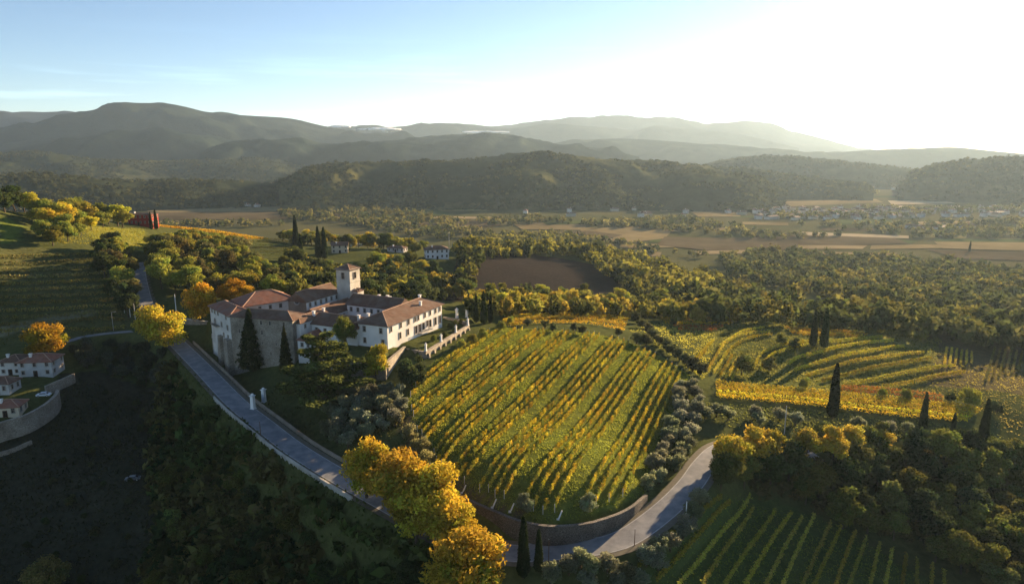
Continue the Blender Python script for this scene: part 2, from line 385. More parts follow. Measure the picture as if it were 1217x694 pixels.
# ------------------------------------------------------------------ ground sheet with its cover colours
tint = np.empty(GX.shape+(3,)); tint[:] = (.075, .085, .030)
farR = np.hypot(GX, GY)
pn = vnoise(GX*.004, GY*.009, 11, 3)[..., None]
plain_c = np.array([.07, .08, .032])*(1-pn)+np.array([.13, .11, .05])*pn
w = sstep(620, 900, farR)[..., None]; tint = tint*(1-w)+plain_c*w
nz1 = vnoise(GX*.06, GY*.06, 21)[..., None]
def paint(px_poly, c1, c2=None, world_poly=None):
    P = world_poly or gpoly(px_poly); m = in_poly(GX, GY, P)
    c = np.array(c1)*(1-nz1)+np.array(c2 or c1)*nz1
    tint[m] = c[m]
paint(None, (.08, .11, .022), (.13, .14, .03), VPOLY)
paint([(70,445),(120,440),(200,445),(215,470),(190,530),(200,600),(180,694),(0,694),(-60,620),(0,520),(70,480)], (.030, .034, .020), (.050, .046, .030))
paint([(565,298),(640,304),(722,318),(745,345),(700,352),(600,362),(545,350),(540,320)], (.030, .026, .024), (.042, .035, .03))
paint([(440,340),(540,330),(560,360),(470,350)], (.03, .028, .025))
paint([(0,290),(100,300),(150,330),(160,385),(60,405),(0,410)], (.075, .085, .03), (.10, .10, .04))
paint([(-20,392),(60,375),(110,367),(112,375),(60,386),(-20,405)], (.17, .16, .09), (.22, .2, .12))
paint([(90,268),(170,272),(180,300),(120,290)], (.14, .16, .03), (.2, .19, .04))
paint([(0,255),(30,270),(20,285),(0,290)], (.12, .15, .03))
paint([(830,395),(900,382),(1000,388),(1090,395),(1130,420),(1110,450),(1050,470),(900,460),(840,440)], (.09, .11, .03), (.12, .12, .035))
paint([(1120,385),(1217,395),(1217,470),(1100,460)], (.10, .085, .045), (.12, .10, .05))
paint([(890,335),(980,345),(1010,360),(900,350)], (.14, .14, .06))
paint([(1040,398),(1100,400),(1095,412),(1050,412)], (.17, .17, .06))
paint([(480,480),(500,515),(520,550),(560,580),(605,604),(640,612),(610,618),(540,590),(490,540),(470,500)], (.09, .085, .05), (.11, .09, .055))
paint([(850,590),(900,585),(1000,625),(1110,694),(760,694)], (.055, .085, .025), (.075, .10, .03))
ny, nx = GX.shape
idx = np.arange(nx*ny).reshape(ny, nx)
quads = np.stack([idx[:-1, :-1], idx[:-1, 1:], idx[1:, 1:], idx[1:, :-1]], -1).reshape(-1, 4)
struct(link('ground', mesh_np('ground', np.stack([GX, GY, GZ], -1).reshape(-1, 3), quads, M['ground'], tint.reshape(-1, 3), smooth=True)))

# ------------------------------------------------------------------ roads
def strip(line, w0, w1, dz, mat, name, seg=None, cross=0.0):
    """band between the signed offsets w0 and w1 right of the line"""
    P = np.array(line); T = np.gradient(P[:, :2], axis=0); T /= np.linalg.norm(T, axis=1)[:, None]+1e-9
    N = np.stack([T[:, 1], -T[:, 0]], 1); k = 5; V = []
    for i in range(k):
        o = w0+(w1-w0)*i/(k-1); V.append(np.column_stack([P[:, :2]+N*o, P[:, 2]+dz]))
    V = np.stack(V, 1); n = len(P); I = np.arange(n*k).reshape(n, k)
    Q = np.stack([I[:-1, 1:], I[1:, 1:], I[1:, :-1], I[:-1, :-1]], -1).reshape(-1, 4)
    return mesh_np(name, V.reshape(-1, 3), Q, mat)
M['verge'] = mat_noise('gravel_verge', (.11, .10, .075), (.17, .15, .11), 1.2, bump=0.4)
rd = struct(link('road', strip(road_c, -3.1, 3.1, 0.0, M['asphalt'], 'road')))
for o in (-2.9, 2.9): link('edge_line', strip(road_c, o-.09, o+.09, .006, M['paint'], 'edge_line'), rd)
struct(link('side_road', strip(side_c, -2.0, 2.0, .004, M['asphalt'], 'side_road')))
struct(link('road_junction', strip(spur_c, -4.5, 4.5, -.004, M['asphalt'], 'road_junction')))
for o in (-3.8, 3.8): struct(link('road_verge', strip(road_c, o-.75, o+.75, -.03, M['verge'], 'road_verge')))

# ------------------------------------------------------------------ far hills: crest lines traced from the picture, given range and depth
def hill(name, crest, R, depth_f, depth_b, step, seed, amp, rough_len, c1, c2, mat, canopy=0.0, foot=-6.0):
    C = smooth_line(crest, 3.0)
    if R in (10500, 8600): C[:, 1] += (vnoise(C[:, 0]/14.0, C[:, 0]*0+seed, seed, 3)-.5)*5.0
    P = np.array([at_range(a, b, R) for a, b in C])
    if mat == 'hill': P[:, 2] -= 9
    if mat == 'mountain': amp *= 1.9
    L = np.concatenate([[0], np.cumsum(np.linalg.norm(np.diff(P[:, :2], axis=0), axis=1))])
    ns = max(20, int(L[-1]/step)); s = np.linspace(0, L[-1], ns)
    CX, CY, CZt = (np.interp(s, L, P[:, i]) for i in range(3))
    nf, nb = max(8, int(depth_f/step)), max(5, int(depth_b/step/2))
    t = np.concatenate([-np.linspace(1, 0, nf, endpoint=False), np.linspace(0, 1, nb)])
    S, Tt = np.meshgrid(s, t)
    cx, cy, cz = (np.interp(S, s, a) for a in (CX, CY, CZt))
    nr = np.hypot(cx, cy); ux, uy = cx/nr, cy/nr
    d = np.where(Tt < 0, Tt*depth_f, Tt*depth_b)
    # spurs: the crest line wanders towards and away from the viewer on the flanks
    wob = (vnoise(S/rough_len, Tt*2.0, seed, 3)-.5)*depth_f*.35*np.sin(np.pi*np.clip(np.abs(Tt), 0, 1))
    X = cx+ux*(d+wob); Y = cy+uy*(d+wob)
    prof = np.where(Tt < 0, 1-np.abs(Tt)**1.25, 1-np.abs(Tt)**1.3)
    ridg = 1-np.abs(2*vnoise(S/rough_len, d/rough_len*.6, seed+5, 4)-1)
    edge = np.sin(np.pi*np.clip(np.abs(Tt), 0, 1))
    taper = sstep(0, 0.06, S/L[-1])*sstep(0, 0.06, 1-S/L[-1])
    Z = foot+(cz-foot)*prof*np.where(taper < 1, .35+.65*taper, 1)+(ridg-.55)*amp*edge
    if canopy:
        Z = Z+(rng.random(Z.shape)-.45)*canopy+vnoise(X/30, Y/30, seed+9, 2)*canopy*1.2
    V = np.stack([X, Y, Z], -1).reshape(-1, 3); a, b = X.shape; I = np.arange(a*b).reshape(a, b)
    Q = np.stack([I[:-1, :-1], I[:-1, 1:], I[1:, 1:], I[1:, :-1]], -1).reshape(-1, 4)
    m = sstep(.5, .7, vnoise(X/(rough_len*.9), Y/(rough_len*.9), seed+2, 4))[..., None]
    tc = np.array(c1)*(1-m)+np.array(c2)*m
    if mat == 'mountain': tc = tc*np.array([.42, .56, .95])      # slopes darkened, with the blue of distance haze put into their colour
    o = struct(link(name, mesh_np(name, V, Q, M[mat], tc.reshape(-1, 3), smooth=True)))
    return o, (X, Y, Z)
HILLS = []
WOOD, WOOD2, MEAD = (.035, .042, .020), (.085, .085, .034), (.12, .115, .05)
HILLS.append(hill('wooded_hill', [(330,205),(380,199),(430,196),(500,193),(560,188),(600,183),(630,180),(655,181),(690,188),(730,192),(780,194),(820,199),(860,206),(900,214),(935,224)], 2250, 620, 500, 9, 31, 85, 300, WOOD, WOOD2, 'hill', 7))
HILLS.append(hill('wooded_hill', [(470,222),(520,214),(560,206),(600,199),(640,200),(680,212),(710,222)], 1950, 330, 330, 9, 34, 45, 200, WOOD, WOOD2, 'hill', 7))
HILLS.append(hill('wooded_hill', [(-90,213),(0,206),(60,207),(110,212),(170,216),(230,214),(300,216),(350,220),(410,228)], 2150, 350, 400, 9, 41, 25, 240, WOOD, WOOD2, 'hill', 7))
HILLS.append(hill('wooded_hill', [(-90,184),(0,181),(50,180),(110,188),(160,190),(220,190),(270,187),(320,188),(370,197),(430,204)], 3900, 700, 500, 14, 44, 35, 320, WOOD, WOOD2, 'hill', 7))
HILLS.append(hill('wooded_hill', [(830,205),(860,198),(900,202),(940,207),(990,212),(1040,216)], 2450, 330, 300, 10, 47, 20, 240, WOOD, WOOD2, 'hill', 7))
HILLS.append(hill('wooded_hill', [(820,199),(850,191),(880,186),(920,184),(970,187),(1020,192),(1070,199),(1120,205)], 3300, 500, 500, 12, 51, 30, 320, WOOD, WOOD2, 'hill', 7))
HILLS.append(hill('wooded_hill', [(1070,207),(1100,198),(1140,190),(1180,187),(1230,184),(1300,180),(1360,188)], 2700, 500, 400, 10, 54, 30, 300, WOOD, WOOD2, 'hill', 7))
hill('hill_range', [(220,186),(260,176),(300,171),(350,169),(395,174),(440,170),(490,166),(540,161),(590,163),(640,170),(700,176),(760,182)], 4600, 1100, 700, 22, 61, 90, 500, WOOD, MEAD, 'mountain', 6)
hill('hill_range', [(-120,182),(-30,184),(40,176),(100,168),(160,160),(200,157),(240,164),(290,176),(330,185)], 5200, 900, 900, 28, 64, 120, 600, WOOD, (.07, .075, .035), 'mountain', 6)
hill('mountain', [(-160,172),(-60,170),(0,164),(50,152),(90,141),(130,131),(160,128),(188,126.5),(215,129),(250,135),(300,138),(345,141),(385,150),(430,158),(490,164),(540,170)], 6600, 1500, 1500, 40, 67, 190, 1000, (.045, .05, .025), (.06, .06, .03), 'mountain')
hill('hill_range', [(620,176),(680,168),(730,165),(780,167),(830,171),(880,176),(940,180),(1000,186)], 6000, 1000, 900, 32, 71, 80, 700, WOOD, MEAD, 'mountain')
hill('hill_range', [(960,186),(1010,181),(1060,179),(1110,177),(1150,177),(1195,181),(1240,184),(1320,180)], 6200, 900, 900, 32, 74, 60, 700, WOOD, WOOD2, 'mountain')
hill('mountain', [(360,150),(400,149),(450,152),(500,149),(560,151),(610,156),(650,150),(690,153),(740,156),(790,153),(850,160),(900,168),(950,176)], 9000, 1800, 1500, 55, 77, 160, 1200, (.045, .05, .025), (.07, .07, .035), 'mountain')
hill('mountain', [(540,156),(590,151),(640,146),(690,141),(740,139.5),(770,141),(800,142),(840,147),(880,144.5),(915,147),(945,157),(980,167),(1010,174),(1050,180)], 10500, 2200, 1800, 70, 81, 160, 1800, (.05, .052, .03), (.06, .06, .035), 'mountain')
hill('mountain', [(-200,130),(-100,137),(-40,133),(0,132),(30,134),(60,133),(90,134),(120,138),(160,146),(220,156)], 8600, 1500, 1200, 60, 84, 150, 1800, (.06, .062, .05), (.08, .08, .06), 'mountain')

# ------------------------------------------------------------------ fields on the valley floor
FIELD_N = [0]
def field(P, c, rows=0.0):
    V = [(*up(a, b, 0.25), 0.25+.012*FIELD_N[0]) for a, b in P]; FIELD_N[0] += 1
    k = 'field_%.2f_%.2f_%.2f' % c
    m = bpy.data.materials.get(k) or mat_noise(k, tuple(v*.8 for v in c), tuple(min(1, v*1.2) for v in c), 0.02, detail=8, c3=tuple(v*.65 for v in c), scale2=.006, spec=0.0)
    struct(link('field', mesh_py('field', V, [list(range(len(V)))], m)))
TAN, BROWN, GRN, PALE = (.23, .18, .09), (.12, .095, .055), (.09, .11, .04), (.38, .31, .20)
_fr = random.Random(5)
for y in (224, 228, 233, 238, 244, 250, 257, 264, 271, 278, 285, 292, 299):
    x = _fr.uniform(-40, 60) if y < 268 else _fr.uniform(600, 700)
    while x < 1250:
        wd = _fr.uniform(50, 150); hh = (y-195)*_fr.uniform(.03, .06); sl = _fr.uniform(-.02, .02); sk = _fr.uniform(-8, 8)
        if _fr.random() < .62: field([(x, y), (x+wd, y+wd*sl), (x+wd+sk, y+hh+wd*sl), (x+sk, y+hh)], _fr.choice([TAN, BROWN, GRN, GRN, (.19, .17, .07), (.28, .22, .12)]))
        x += wd+_fr.uniform(4, 50)
for P, c in [
 ([(20,236),(150,240),(250,238),(330,236),(330,240),(180,246),(30,240)], BROWN), ([(140,247),(300,243),(420,245),(400,250),(200,254)], TAN),
 ([(150,253),(300,252),(420,254),(430,260),(180,262)], BROWN), ([(0,212),(28,211),(32,214),(0,216)], PALE), ([(250,235),(330,233),(360,236),(300,238)], PALE),
 ([(610,267),(650,264),(700,268),(690,274),(620,273)], TAN), ([(690,272),(760,270),(800,274),(790,284),(740,290),(690,284)], TAN), ([(660,276),(700,275),(740,280),(720,286),(660,283)], BROWN),
 ([(790,282),(880,284),(960,290),(930,298),(840,298),(780,292)], BROWN), ([(640,262),(720,262),(720,266),(650,268)], GRN),
 ([(760,246),(840,242),(860,247),(790,252)], TAN), ([(820,252),(880,252),(880,258),(830,258)], TAN), ([(680,236),(760,233),(780,237),(690,241)], GRN),
 ([(850,285),(960,278),(1060,283),(1080,290),(1000,292),(870,292)], BROWN), ([(945,276),(1080,281),(1080,284),(950,280)], PALE),
 ([(1110,288),(1217,289),(1260,293),(1260,300),(1120,296)], TAN), ([(1100,297),(1260,302),(1260,312),(1140,308)], BROWN), ([(1110,284),(1260,286),(1260,289),(1112,288)], GRN),
 ([(1055,239),(1120,238),(1135,242),(1060,244)], PALE), ([(1155,236),(1217,239),(1260,242),(1240,244),(1170,240)], PALE), ([(1140,221),(1175,221),(1175,224),(1145,224)], PALE),
 ([(1060,228),(1140,229),(1140,235),(1060,234)], BROWN), ([(1130,230),(1230,229),(1230,235),(1135,236)], TAN), ([(930,240),(1040,237),(1050,241),(940,246)], TAN), ([(920,226),(990,224),(1000,230),(920,232)], GRN),
 ([(980,262),(1060,262),(1060,267),(985,268)], GRN), ([(1000,213),(1050,211),(1070,214),(1010,216)], PALE), ([(420,252),(520,250),(540,256),(430,262)], GRN), ([(490,268),(560,262),(600,268),(520,276)], BROWN)]:
    field(P, c)

# ------------------------------------------------------------------ vegetation prototypes
def leaf_quads(P, N, size, tintv, stretch=1.0):
    """square leaf sprays centred at P, facing N"""
    n = len(P); N = N/(np.linalg.norm(N, axis=1)[:, None]+1e-9)
    A = np.cross(N, rng.normal(size=(n, 3))); A /= np.linalg.norm(A, axis=1)[:, None]+1e-9
    B = np.cross(N, A); s = size[:, None]/2
    k = 1+rng.random((n, 1))*.6; A = A*s*k*stretch; B = B*s/k
    bend = N*s*.35
    V = np.stack([P-A-bend, P-B*1.0+bend*.6, P+A-bend, P+B*1.0+bend*.6], 1).reshape(-1, 3)
    return V, np.arange(4*n).reshape(n, 4), np.repeat(tintv, 4, axis=0)
def rand_dir(n):
    d = rng.normal(size=(n, 3)); return d/np.linalg.norm(d, axis=1)[:, None]
def crown_cloud(R, z0, z1, lobes, n, leaf, spread=.80, lobe_r=(.20, .42), hue=.0, cone=0.0):
    """leaf sprays on the shells of many overlapping lobes -> P, N, size, tint"""
    zc, hz = (z0+z1)/2, (z1-z0)/2
    d = rand_dir(lobes); r = rng.random(lobes)**.45
    C = d*r[:, None]*np.array([R*spread, R*spread, hz*spread])
    f = (C[:, 2]+hz)/(2*hz); C[:, :2] *= (1-cone*f)[:, None]
    C[:, 2] += zc
    lr = R*rng.uniform(*lobe_r, lobes)*(1-cone*.6*f)
    k = rng.choice(lobes, n, p=lr**2/np.sum(lr**2)); dd = rand_dir(n); dd[:, 2] = dd[:, 2]*.9+.15
    rad = lr[k]*(.45+.65*rng.random(n)**.7)
    P = C[k]+dd*rad[:, None]*np.array([1, 1, .85])
    P += rng.normal(size=P.shape)*leaf*.35
    N = dd+rng.normal(size=P.shape)*.7
    lt = rng.uniform(.82, 1.18, lobes)[k]*rng.uniform(.7, 1.3, n)
    lg = 1-hue*2.6*rng.random(lobes)[k]**2
    T = np.stack([lt*lg, lt*rng.uniform(.92, 1.08, n)*(1-hue*.5*rng.random(n)), lt*rng.uniform(.8, 1.2, n)], 1)
    return P, N, leaf*rng.uniform(.6, 1.35, n), T
def trunk_mesh(name, h, r, limbs, seed, spread):
    rs = np.random.default_rng(seed); mb = MB()
    top = np.array([rs.normal()*.04*h, rs.normal()*.04*h, h])
    mid = np.array([rs.normal()*.02*h, rs.normal()*.02*h, h*.5])
    mb.tube([(0, 0, -.6), (0, 0, h*.12), mid, top], [r*1.35, r, r*.75, r*.35], 7)
    for i in range(limbs):
        a = 2*math.pi*(i+rs.random()*.6)/limbs; z = h*rs.uniform(.4, .75); q = mid+(top-mid)*((z/h-.5)/.5 if z > h*.5 else 0); q[2] = z
        e = q+np.array([math.cos(a)*spread, math.sin(a)*spread, h*rs.uniform(.2, .4)])
        mb.tube([q, (q+e)/2+np.array([0, 0, -.04*h]), e], [r*.5, r*.35, r*.12], 5)
    return mb.mesh(name, M['bark'])
PROTO = {}
def proto(kind, nvar, fn):
    PROTO[kind] = [fn(i) for i in range(nvar)]
def mk(kind, H_, R, z0, lobes, n, leaf, th, tr, limbs, mat='leaf', **kw):
    def fn(i):
        P, N, s, T = crown_cloud(R, z0*H_, H_, lobes, n, leaf, **kw)
        V, Q, T4 = leaf_quads(P, N, s, T)
        return (mesh_np(kind+'_crown', V, Q, M[mat], T4), trunk_mesh(kind+'_trunk', H_*th, tr, limbs, i+3, R*.5))
    return fn
# nominal height 10 m each
proto('gold', 3, mk('gold', 10, 4.6, .12, 40, 8500, .40, .62, .28, 6, hue=.17))
proto('broad', 5, mk('broad', 10, 4.3, .14, 28, 4200, .50, .6, .24, 5, hue=.1))
proto('bushy', 4, mk('bushy', 10, 5.4, .02, 22, 3000, .62, .45, .22, 4, hue=.1))
proto('olive', 4, mk('olive', 10, 5.6, .10, 20, 2200, .75, .5, .5, 4, mat='leaf_thin', lobe_r=(.22, .40)))
proto('poplar', 3, mk('poplar', 10, 2.0, .08, 20, 2400, .40, .6, .16, 4, spread=.8, lobe_r=(.4, .6), cone=.5))
def cyp(i):
    n = 5200; z = .04+.96*rng.random(n)**.9; a = rng.random(n)*2*math.pi
    prof = 1.0*np.minimum(1, (z/.12)**.6)*(1-z)**.55*1.12
    r = prof*(.72+.34*rng.random(n))*(1+.12*np.sin(3*a+z*9+i))
    P = np.stack([np.cos(a)*r, np.sin(a)*r, z*10], 1); P[:, :2] += rng.normal(size=(n, 2))*.05
    N = np.stack([np.cos(a), np.sin(a), .2+0*a], 1)+rng.normal(size=(n, 3))*.55
    t = rng.uniform(.65, 1.35, n)[:, None]*np.ones((1, 3))
    V, Q, T = leaf_quads(P, N, .28*rng.uniform(.6, 1.3, n), t)
    return (mesh_np('cypress_crown', V, Q, M['leaf'], T), trunk_mesh('cypress_trunk', 7, .16, 0, i, 0))
proto('cypress', 3, cyp)
def conifer(i):
    n = 7000; z = .06+.94*rng.random(n)**1.15; a = rng.random(n)*2*math.pi
    prof = 2.75*np.minimum(1, (z/.15)**.5)*(1-z)**.8
    lay = .82+.18*np.sin(z*60+2*np.sin(2*a+i))
    r = prof*lay*(.6+.45*rng.random(n)**.6)
    P = np.stack([np.cos(a)*r, np.sin(a)*r, z*10-.06*r], 1); P += rng.normal(size=(n, 3))*.07
    N = np.stack([np.cos(a)*.7, np.sin(a)*.7, .7+0*a], 1)+rng.normal(size=(n, 3))*.5
    t = rng.uniform(.6, 1.35, n)[:, None]*np.ones((1, 3))
    V, Q, T = leaf_quads(P, N, .3*rng.uniform(.6, 1.3, n), t)
    return (mesh_np('conifer_crown', V, Q, M['leaf'], T), trunk_mesh('conifer_trunk', 8, .25, 0, i, 0))
proto('conifer', 2, conifer)
def cedar(i):
    P, N, S, T = [], [], [], []; mb = MB()
    mb.tube([(0, 0, -.6), (.1, 0, 3), (0, .15, 6), (.1, 0, 9.4)], [.42, .32, .22, .06], 8)
    for k in range(26):
        z = 2.0+7.6*(k/25.0); a = k*2.4+rng.random(); L = (5.2*(1-(z/10.6)**1.6)+.7)*rng.uniform(.75, 1.1)
        e = np.array([math.cos(a)*L, math.sin(a)*L, z+.25-.05*L]); q = np.array([0, 0, z-.4])
        mb.tube([q, (q+e)/2+np.array([0, 0, .2]), e], [.13, .08, .03], 5)
        n = int(260*L/3); t = rng.random(n)**.7; w = .28*L*np.sin(np.pi*np.clip(t*.85+.15, 0, 1))+.25
        side = rng.uniform(-1, 1, n)
        p = q+(e-q)*t[:, None]; p[:, 0] += -math.sin(a)*side*w; p[:, 1] += math.cos(a)*side*w
        p[:, 2] += .25*np.sin(np.pi*t)-.18*np.abs(side)*w+rng.normal(size=n)*.10
        P.append(p); N.append(np.array([0, 0, 1.0])+rng.normal(size=(n, 3))*.55); S.append(.34*rng.uniform(.6, 1.3, n))
        T.append(rng.uniform(.65, 1.3, n)[:, None]*rng.uniform(.85, 1.15)*np.ones((1, 3)))
    V, Q, T4 = leaf_quads(np.vstack(P), np.vstack(N), np.concatenate(S), np.vstack(T))
    return (mesh_np('cedar_crown', V, Q, M['leaf'], T4), mb.mesh('cedar_trunk', M['bark']))
proto('cedar', 1, cedar)

GOLD, AMBER, YEL, YGREEN = (.56, .37, .04), (.62, .33, .03), (.52, .40, .05), (.28, .26, .045)
GREEN, DGREEN, OLIVE, CYP, BROWNISH = (.15, .15, .035), (.065, .08, .028), (.22, .235, .145), (.035, .05, .018), (.17, .145, .05)
def vary(c, s=.18):
    k = random.uniform(1-s, 1+s); return (c[0]*k*random.uniform(1-s/2, 1+s/2), c[1]*k, c[2]*k*random.uniform(1-s, 1+s), 1)
def tree(kind, p, h, color, label, group=None, wide=1.0, name='tree', cat='tree', var=.15, lean=0.0):
    crown, trunk = random.choice(PROTO[kind])
    o = bpy.data.objects.new(name, None); COL.objects.link(o); o.empty_display_size = .5
    o.location = (p[0], p[1], p[2]); o.rotation_euler = (lean*random.uniform(-1, 1), lean*random.uniform(-1, 1), random.uniform(0, 6.28)); s = h/10.0; o.scale = (s*wide, s*wide, s)
    c = link('crown', crown, o); c.color = vary(color, var)
    link('trunk', trunk, o)
    return tag(o, label, cat, group)
def tree_px(kind, px, py, h, color, label, group=None, **kw):
    """tree whose crown centre is seen at the pixel"""
    return tree(kind, ground(px, py, h*.52), h, color, label, group, **kw)
def tree_base(kind, px, py, top, color, label, group=None, **kw):
    """tree standing at the pixel, as tall as the picture shows it"""
    p = ground(px, py); d = ray(px, top); t = p[1]/d[1]; h = CZ+d[2]*t-p[2]
    return tree(kind, p, h, color, label, group, **kw)
def scatter(poly_px, spacing, off, tries=4000, avoid=None, seed=1, far=6000.0):
    """evenly spread points in the patch of ground seen inside the pixel outline"""
    P = gpoly(poly_px, off, far); rs = np.random.default_rng(seed); A = np.array(P); lo, hi = A.min(0), A.max(0); out = np.zeros((0, 2)); sp = []
    C = lo+(hi-lo)*rs.random((tries, 2)); C = C[in_poly(C[:, 0], C[:, 1], P)]
    if avoid:
        for L in (road_c, side_c, spur_c): C = C[dist_poly(C[:, 0], C[:, 1], L)[0] > avoid]
    for c in C:
        s = spacing*rs.uniform(.8, 1.25)
        if len(out) and np.min(np.hypot(out[:, 0]-c[0], out[:, 1]-c[1])) < s: continue
        out = np.vstack([out, c])
    return np.column_stack([out, H(out[:, 0], out[:, 1])]) if len(out) else np.zeros((0, 3))
def off_road(m): return m

# --- single trees one can point to
for px, py, h, c, wd, lb in [
 (192,390,19,GOLD,1.05,'round golden tree at the road fork beside the abbey'), (53,404,15.5,(.62, .37, .035),1.1,'wide golden tree behind the farmhouse with the red roof'),
 (236,359,18,AMBER,.85,'orange-gold tree beside the western end of the abbey'), (279,349,13,AMBER,1.2,'amber tree rising behind the abbey roofs'),
 (434,556,15,GOLD,.85,'slim golden tree at the upper end of the roadside row'), (480,575,16.5,GOLD,1.1,'tall golden tree in the roadside row, joining the slim one'),
 (508,596,16,GOLD,1.1,'broad golden tree in the middle of the roadside row'), (530,622,13,GOLD,1.05,'small golden tree in the roadside row next to the gap'),
 (553,672,14.5,GOLD,1.2,'golden tree alone at the lower end of the roadside row'), (456,566,13,(.58, .38, .035),1.0,'golden tree filling the gap beside the slim roadside one'), (494,612,12,(.5, .36, .04),1.0,'lower golden tree on the valley side of the roadside row'), (546,648,10,(.60, .38, .035),1.0,'smallest golden tree at the foot of the roadside row'),
 (55,685,10,(.2, .16, .05),1.2,'dull yellow tree in the dark hollow'),
 (290,352,10,AMBER,1.0,'small amber tree close to the red roof of the rear west wing')]:
    tree_px('gold', px, py, h, c, lb, None, wide=wd, name='golden_tree' if c[0] > .45 else 'tree', var=.08)
tree_base('gold', 447, 453, 409, YEL, 'small yellow tree against the garden wall of the abbey', wide=.8)
tree_base('gold', 411, 413, 376, GREEN, 'round green tree by the white south wing of the abbey', wide=.8)
tree_base('cedar', 385, 480, 393, (.13, .16, .04), 'spreading cedar with layered boughs in front of the abbey', name='cedar_tree', wide=1.3)
tree_base('conifer', 301, 441, 368, (.045, .055, .02), 'big dark conical evergreen against the stone abbey wall', name='conifer_tree')
tree_base('conifer', 341, 446, 388, (.07, .075, .025), 'narrow dark evergreen beside the larger conical one', name='conifer_tree', wide=.62)
tree_px('bushy', 489, 440, 11, DGREEN, 'round dark green tree at the corner of the garden wall', wide=.85)
tree_px('bushy', 626, 597, 4.2, OLIVE, 'small olive tree at the foot of the vine rows by the curve', name='olive_tree')
tree_px('bushy', 700, 598, 4.2, OLIVE, 'round little olive tree at the grassy edge above the road wall', name='olive_tree')
for bx, by, tp, lb in [(622,686,614,'taller of two slim cypresses beside the road bend'), (640,681,629,'shorter of two slim cypresses beside the road bend'),
 (989,497,432,'tall dark cypress at the edge of the yellow vineyard'), (966,412,369,'slimmer of the twin cypresses on the terraced hill'), (979,414,366,'fuller of the twin cypresses on the terraced hill'),
 (1096,512,466,'dark cypress rising from the wood below the yellow vineyard'), (1167,532,474,'dark cypress beside the bushy tree at the end of the yellow vineyard'), (1131,524,490,'short cypress half hidden in the wood'),
 (379,308,269,'tall cypress of the dense pair by the cream house'), (386,308,270,'second cypress of the dense pair by the cream house'), (352,293,256,'slim cypress standing above the hillside vineyard'),
 (358,306,278,'dark cypress near the lane above the abbey'), (180,273,252,'left slim cypress in front of the red building'), (186,273,249,'taller slim cypress in front of the red building'),
 (566,384,350,'dark cypress behind the abbey garden, beside the ploughed field'), (575,386,346,'full cypress behind the abbey garden'), (583,384,352,'cypress next to the vineyard behind the abbey garden'), (1152,300,286,'small cypress on the plain')]:
    tree_base('cypress', bx, by, tp, CYP, lb, name='cypress_tree', cat='cypress', wide=.95)

# --- groups of look-alike trees
def wood(kind, poly, spacing, hr, cols, label, group, seed, name='tree', cat='tree', wide=(.9, 1.2), avoid=None, off=5, limit=999, far=6000.0):
    pts = scatter(poly, spacing, off, seed=seed, avoid=avoid, far=far)
    for p in pts[:limit]:
        tree(random.choice(kind) if isinstance(kind, (list, tuple)) else kind, p, random.uniform(*hr), random.choice(cols), label, group, wide=random.uniform(*wide), name=name, cat=cat, lean=.06)
    return len(pts)
CNT = {}
CNT['A'] = wood('broad', [(178,300),(205,288),(240,284),(280,292),(320,322),(340,345),(318,350),(290,343),(262,345),(240,340),(215,345),(190,335)], 10.5, (11, 16), [GREEN, YGREEN, YGREEN, BROWNISH, (.38, .30, .05)], 'leafy tree in the wood between the lane and the abbey', 'wood beside the abbey', 2, avoid=off_road(5))
CNT['B'] = wood('broad', [(118,288),(150,288),(166,318),(160,350),(152,372),(135,360),(122,320)], 8.5, (9, 13), [DGREEN, YGREEN, BROWNISH], 'tree lining the upper lane below the hillside vines', 'trees along the upper lane', 3, avoid=off_road(5), far=420)
for px, py, h in [(4,242,10),(16,240,10),(28,244,9),(40,248,9),(52,252,9),(64,258,10),(76,262,10),(70,274,9),(62,284,7),(84,252,10),(96,250,10),(90,264,9),(104,258,9),(116,252,9),(128,254,9),(139,257,10),(145,262,8),(58,268,9),(80,280,7),(46,262,8),(108,268,6),(122,264,7),(-10,240,10),(96,276,5),(50,276,7)]:
    tree('broad', ground(px, py, h*.52, far=470), h*1.6, random.choice([YGREEN, YEL, YGREEN]) if px > 35 else DGREEN, 'yellow-green tree on the crest of the left hill' if px > 35 else 'dark tree at the end of the left hill crest', 'trees on the hill crest' if px > 35 else 'dark trees on the hill crest', wide=random.uniform(1, 1.3))
CNT['D'] = wood('broad', [(350,300),(380,316),(430,318),(455,312),(500,324),(540,328),(560,335),(556,350),(530,345),(440,350),(420,335),(380,340),(345,345),(330,320)], 17, (10, 14), [GREEN, DGREEN, DGREEN, YGREEN], 'dark green tree in the dip behind the bell tower', 'trees behind the bell tower', 5)
for px, py, h in [(395,270,10),(410,266,11),(425,264,11),(440,266,11),(455,268,11),(470,275,10),(482,284,9),(365,272,11),(345,272,10),(370,284,10),(458,310,10),(472,314,10),(486,310,10),(440,312,8),(494,297,9),(503,292,8),(336,280,9),(352,268,9),(500,318,10),(448,302,7)]:
    tree('broad', ground(px, py, h*.52, far=650), h*1.15, random.choice([YEL, YGREEN, YGREEN, GREEN]), 'yellowing tree around the hamlet behind the abbey', 'trees round the hamlet', wide=random.uniform(1, 1.3))
CNT['D2'] = wood('broad', [(335,268),(380,258),(440,262),(490,275),(480,290),(462,284),(448,272),(400,272),(392,285),(345,282)], 17, (10, 14), [YEL, YGREEN, GREEN], 'yellowing tree around the hamlet behind the abbey', 'trees round the hamlet', 6, far=640)
CNT['H'] = wood('broad', [(558,352),(600,346),(640,346),(700,351),(760,356),(850,361),(880,369),(840,373),(770,366),(700,366),(640,363),(590,364),(562,363)], 15, (9, 13), [YGREEN, GREEN, YEL], 'golden-green tree in the belt behind the vineyard', 'tree belt behind the vineyard', 7)
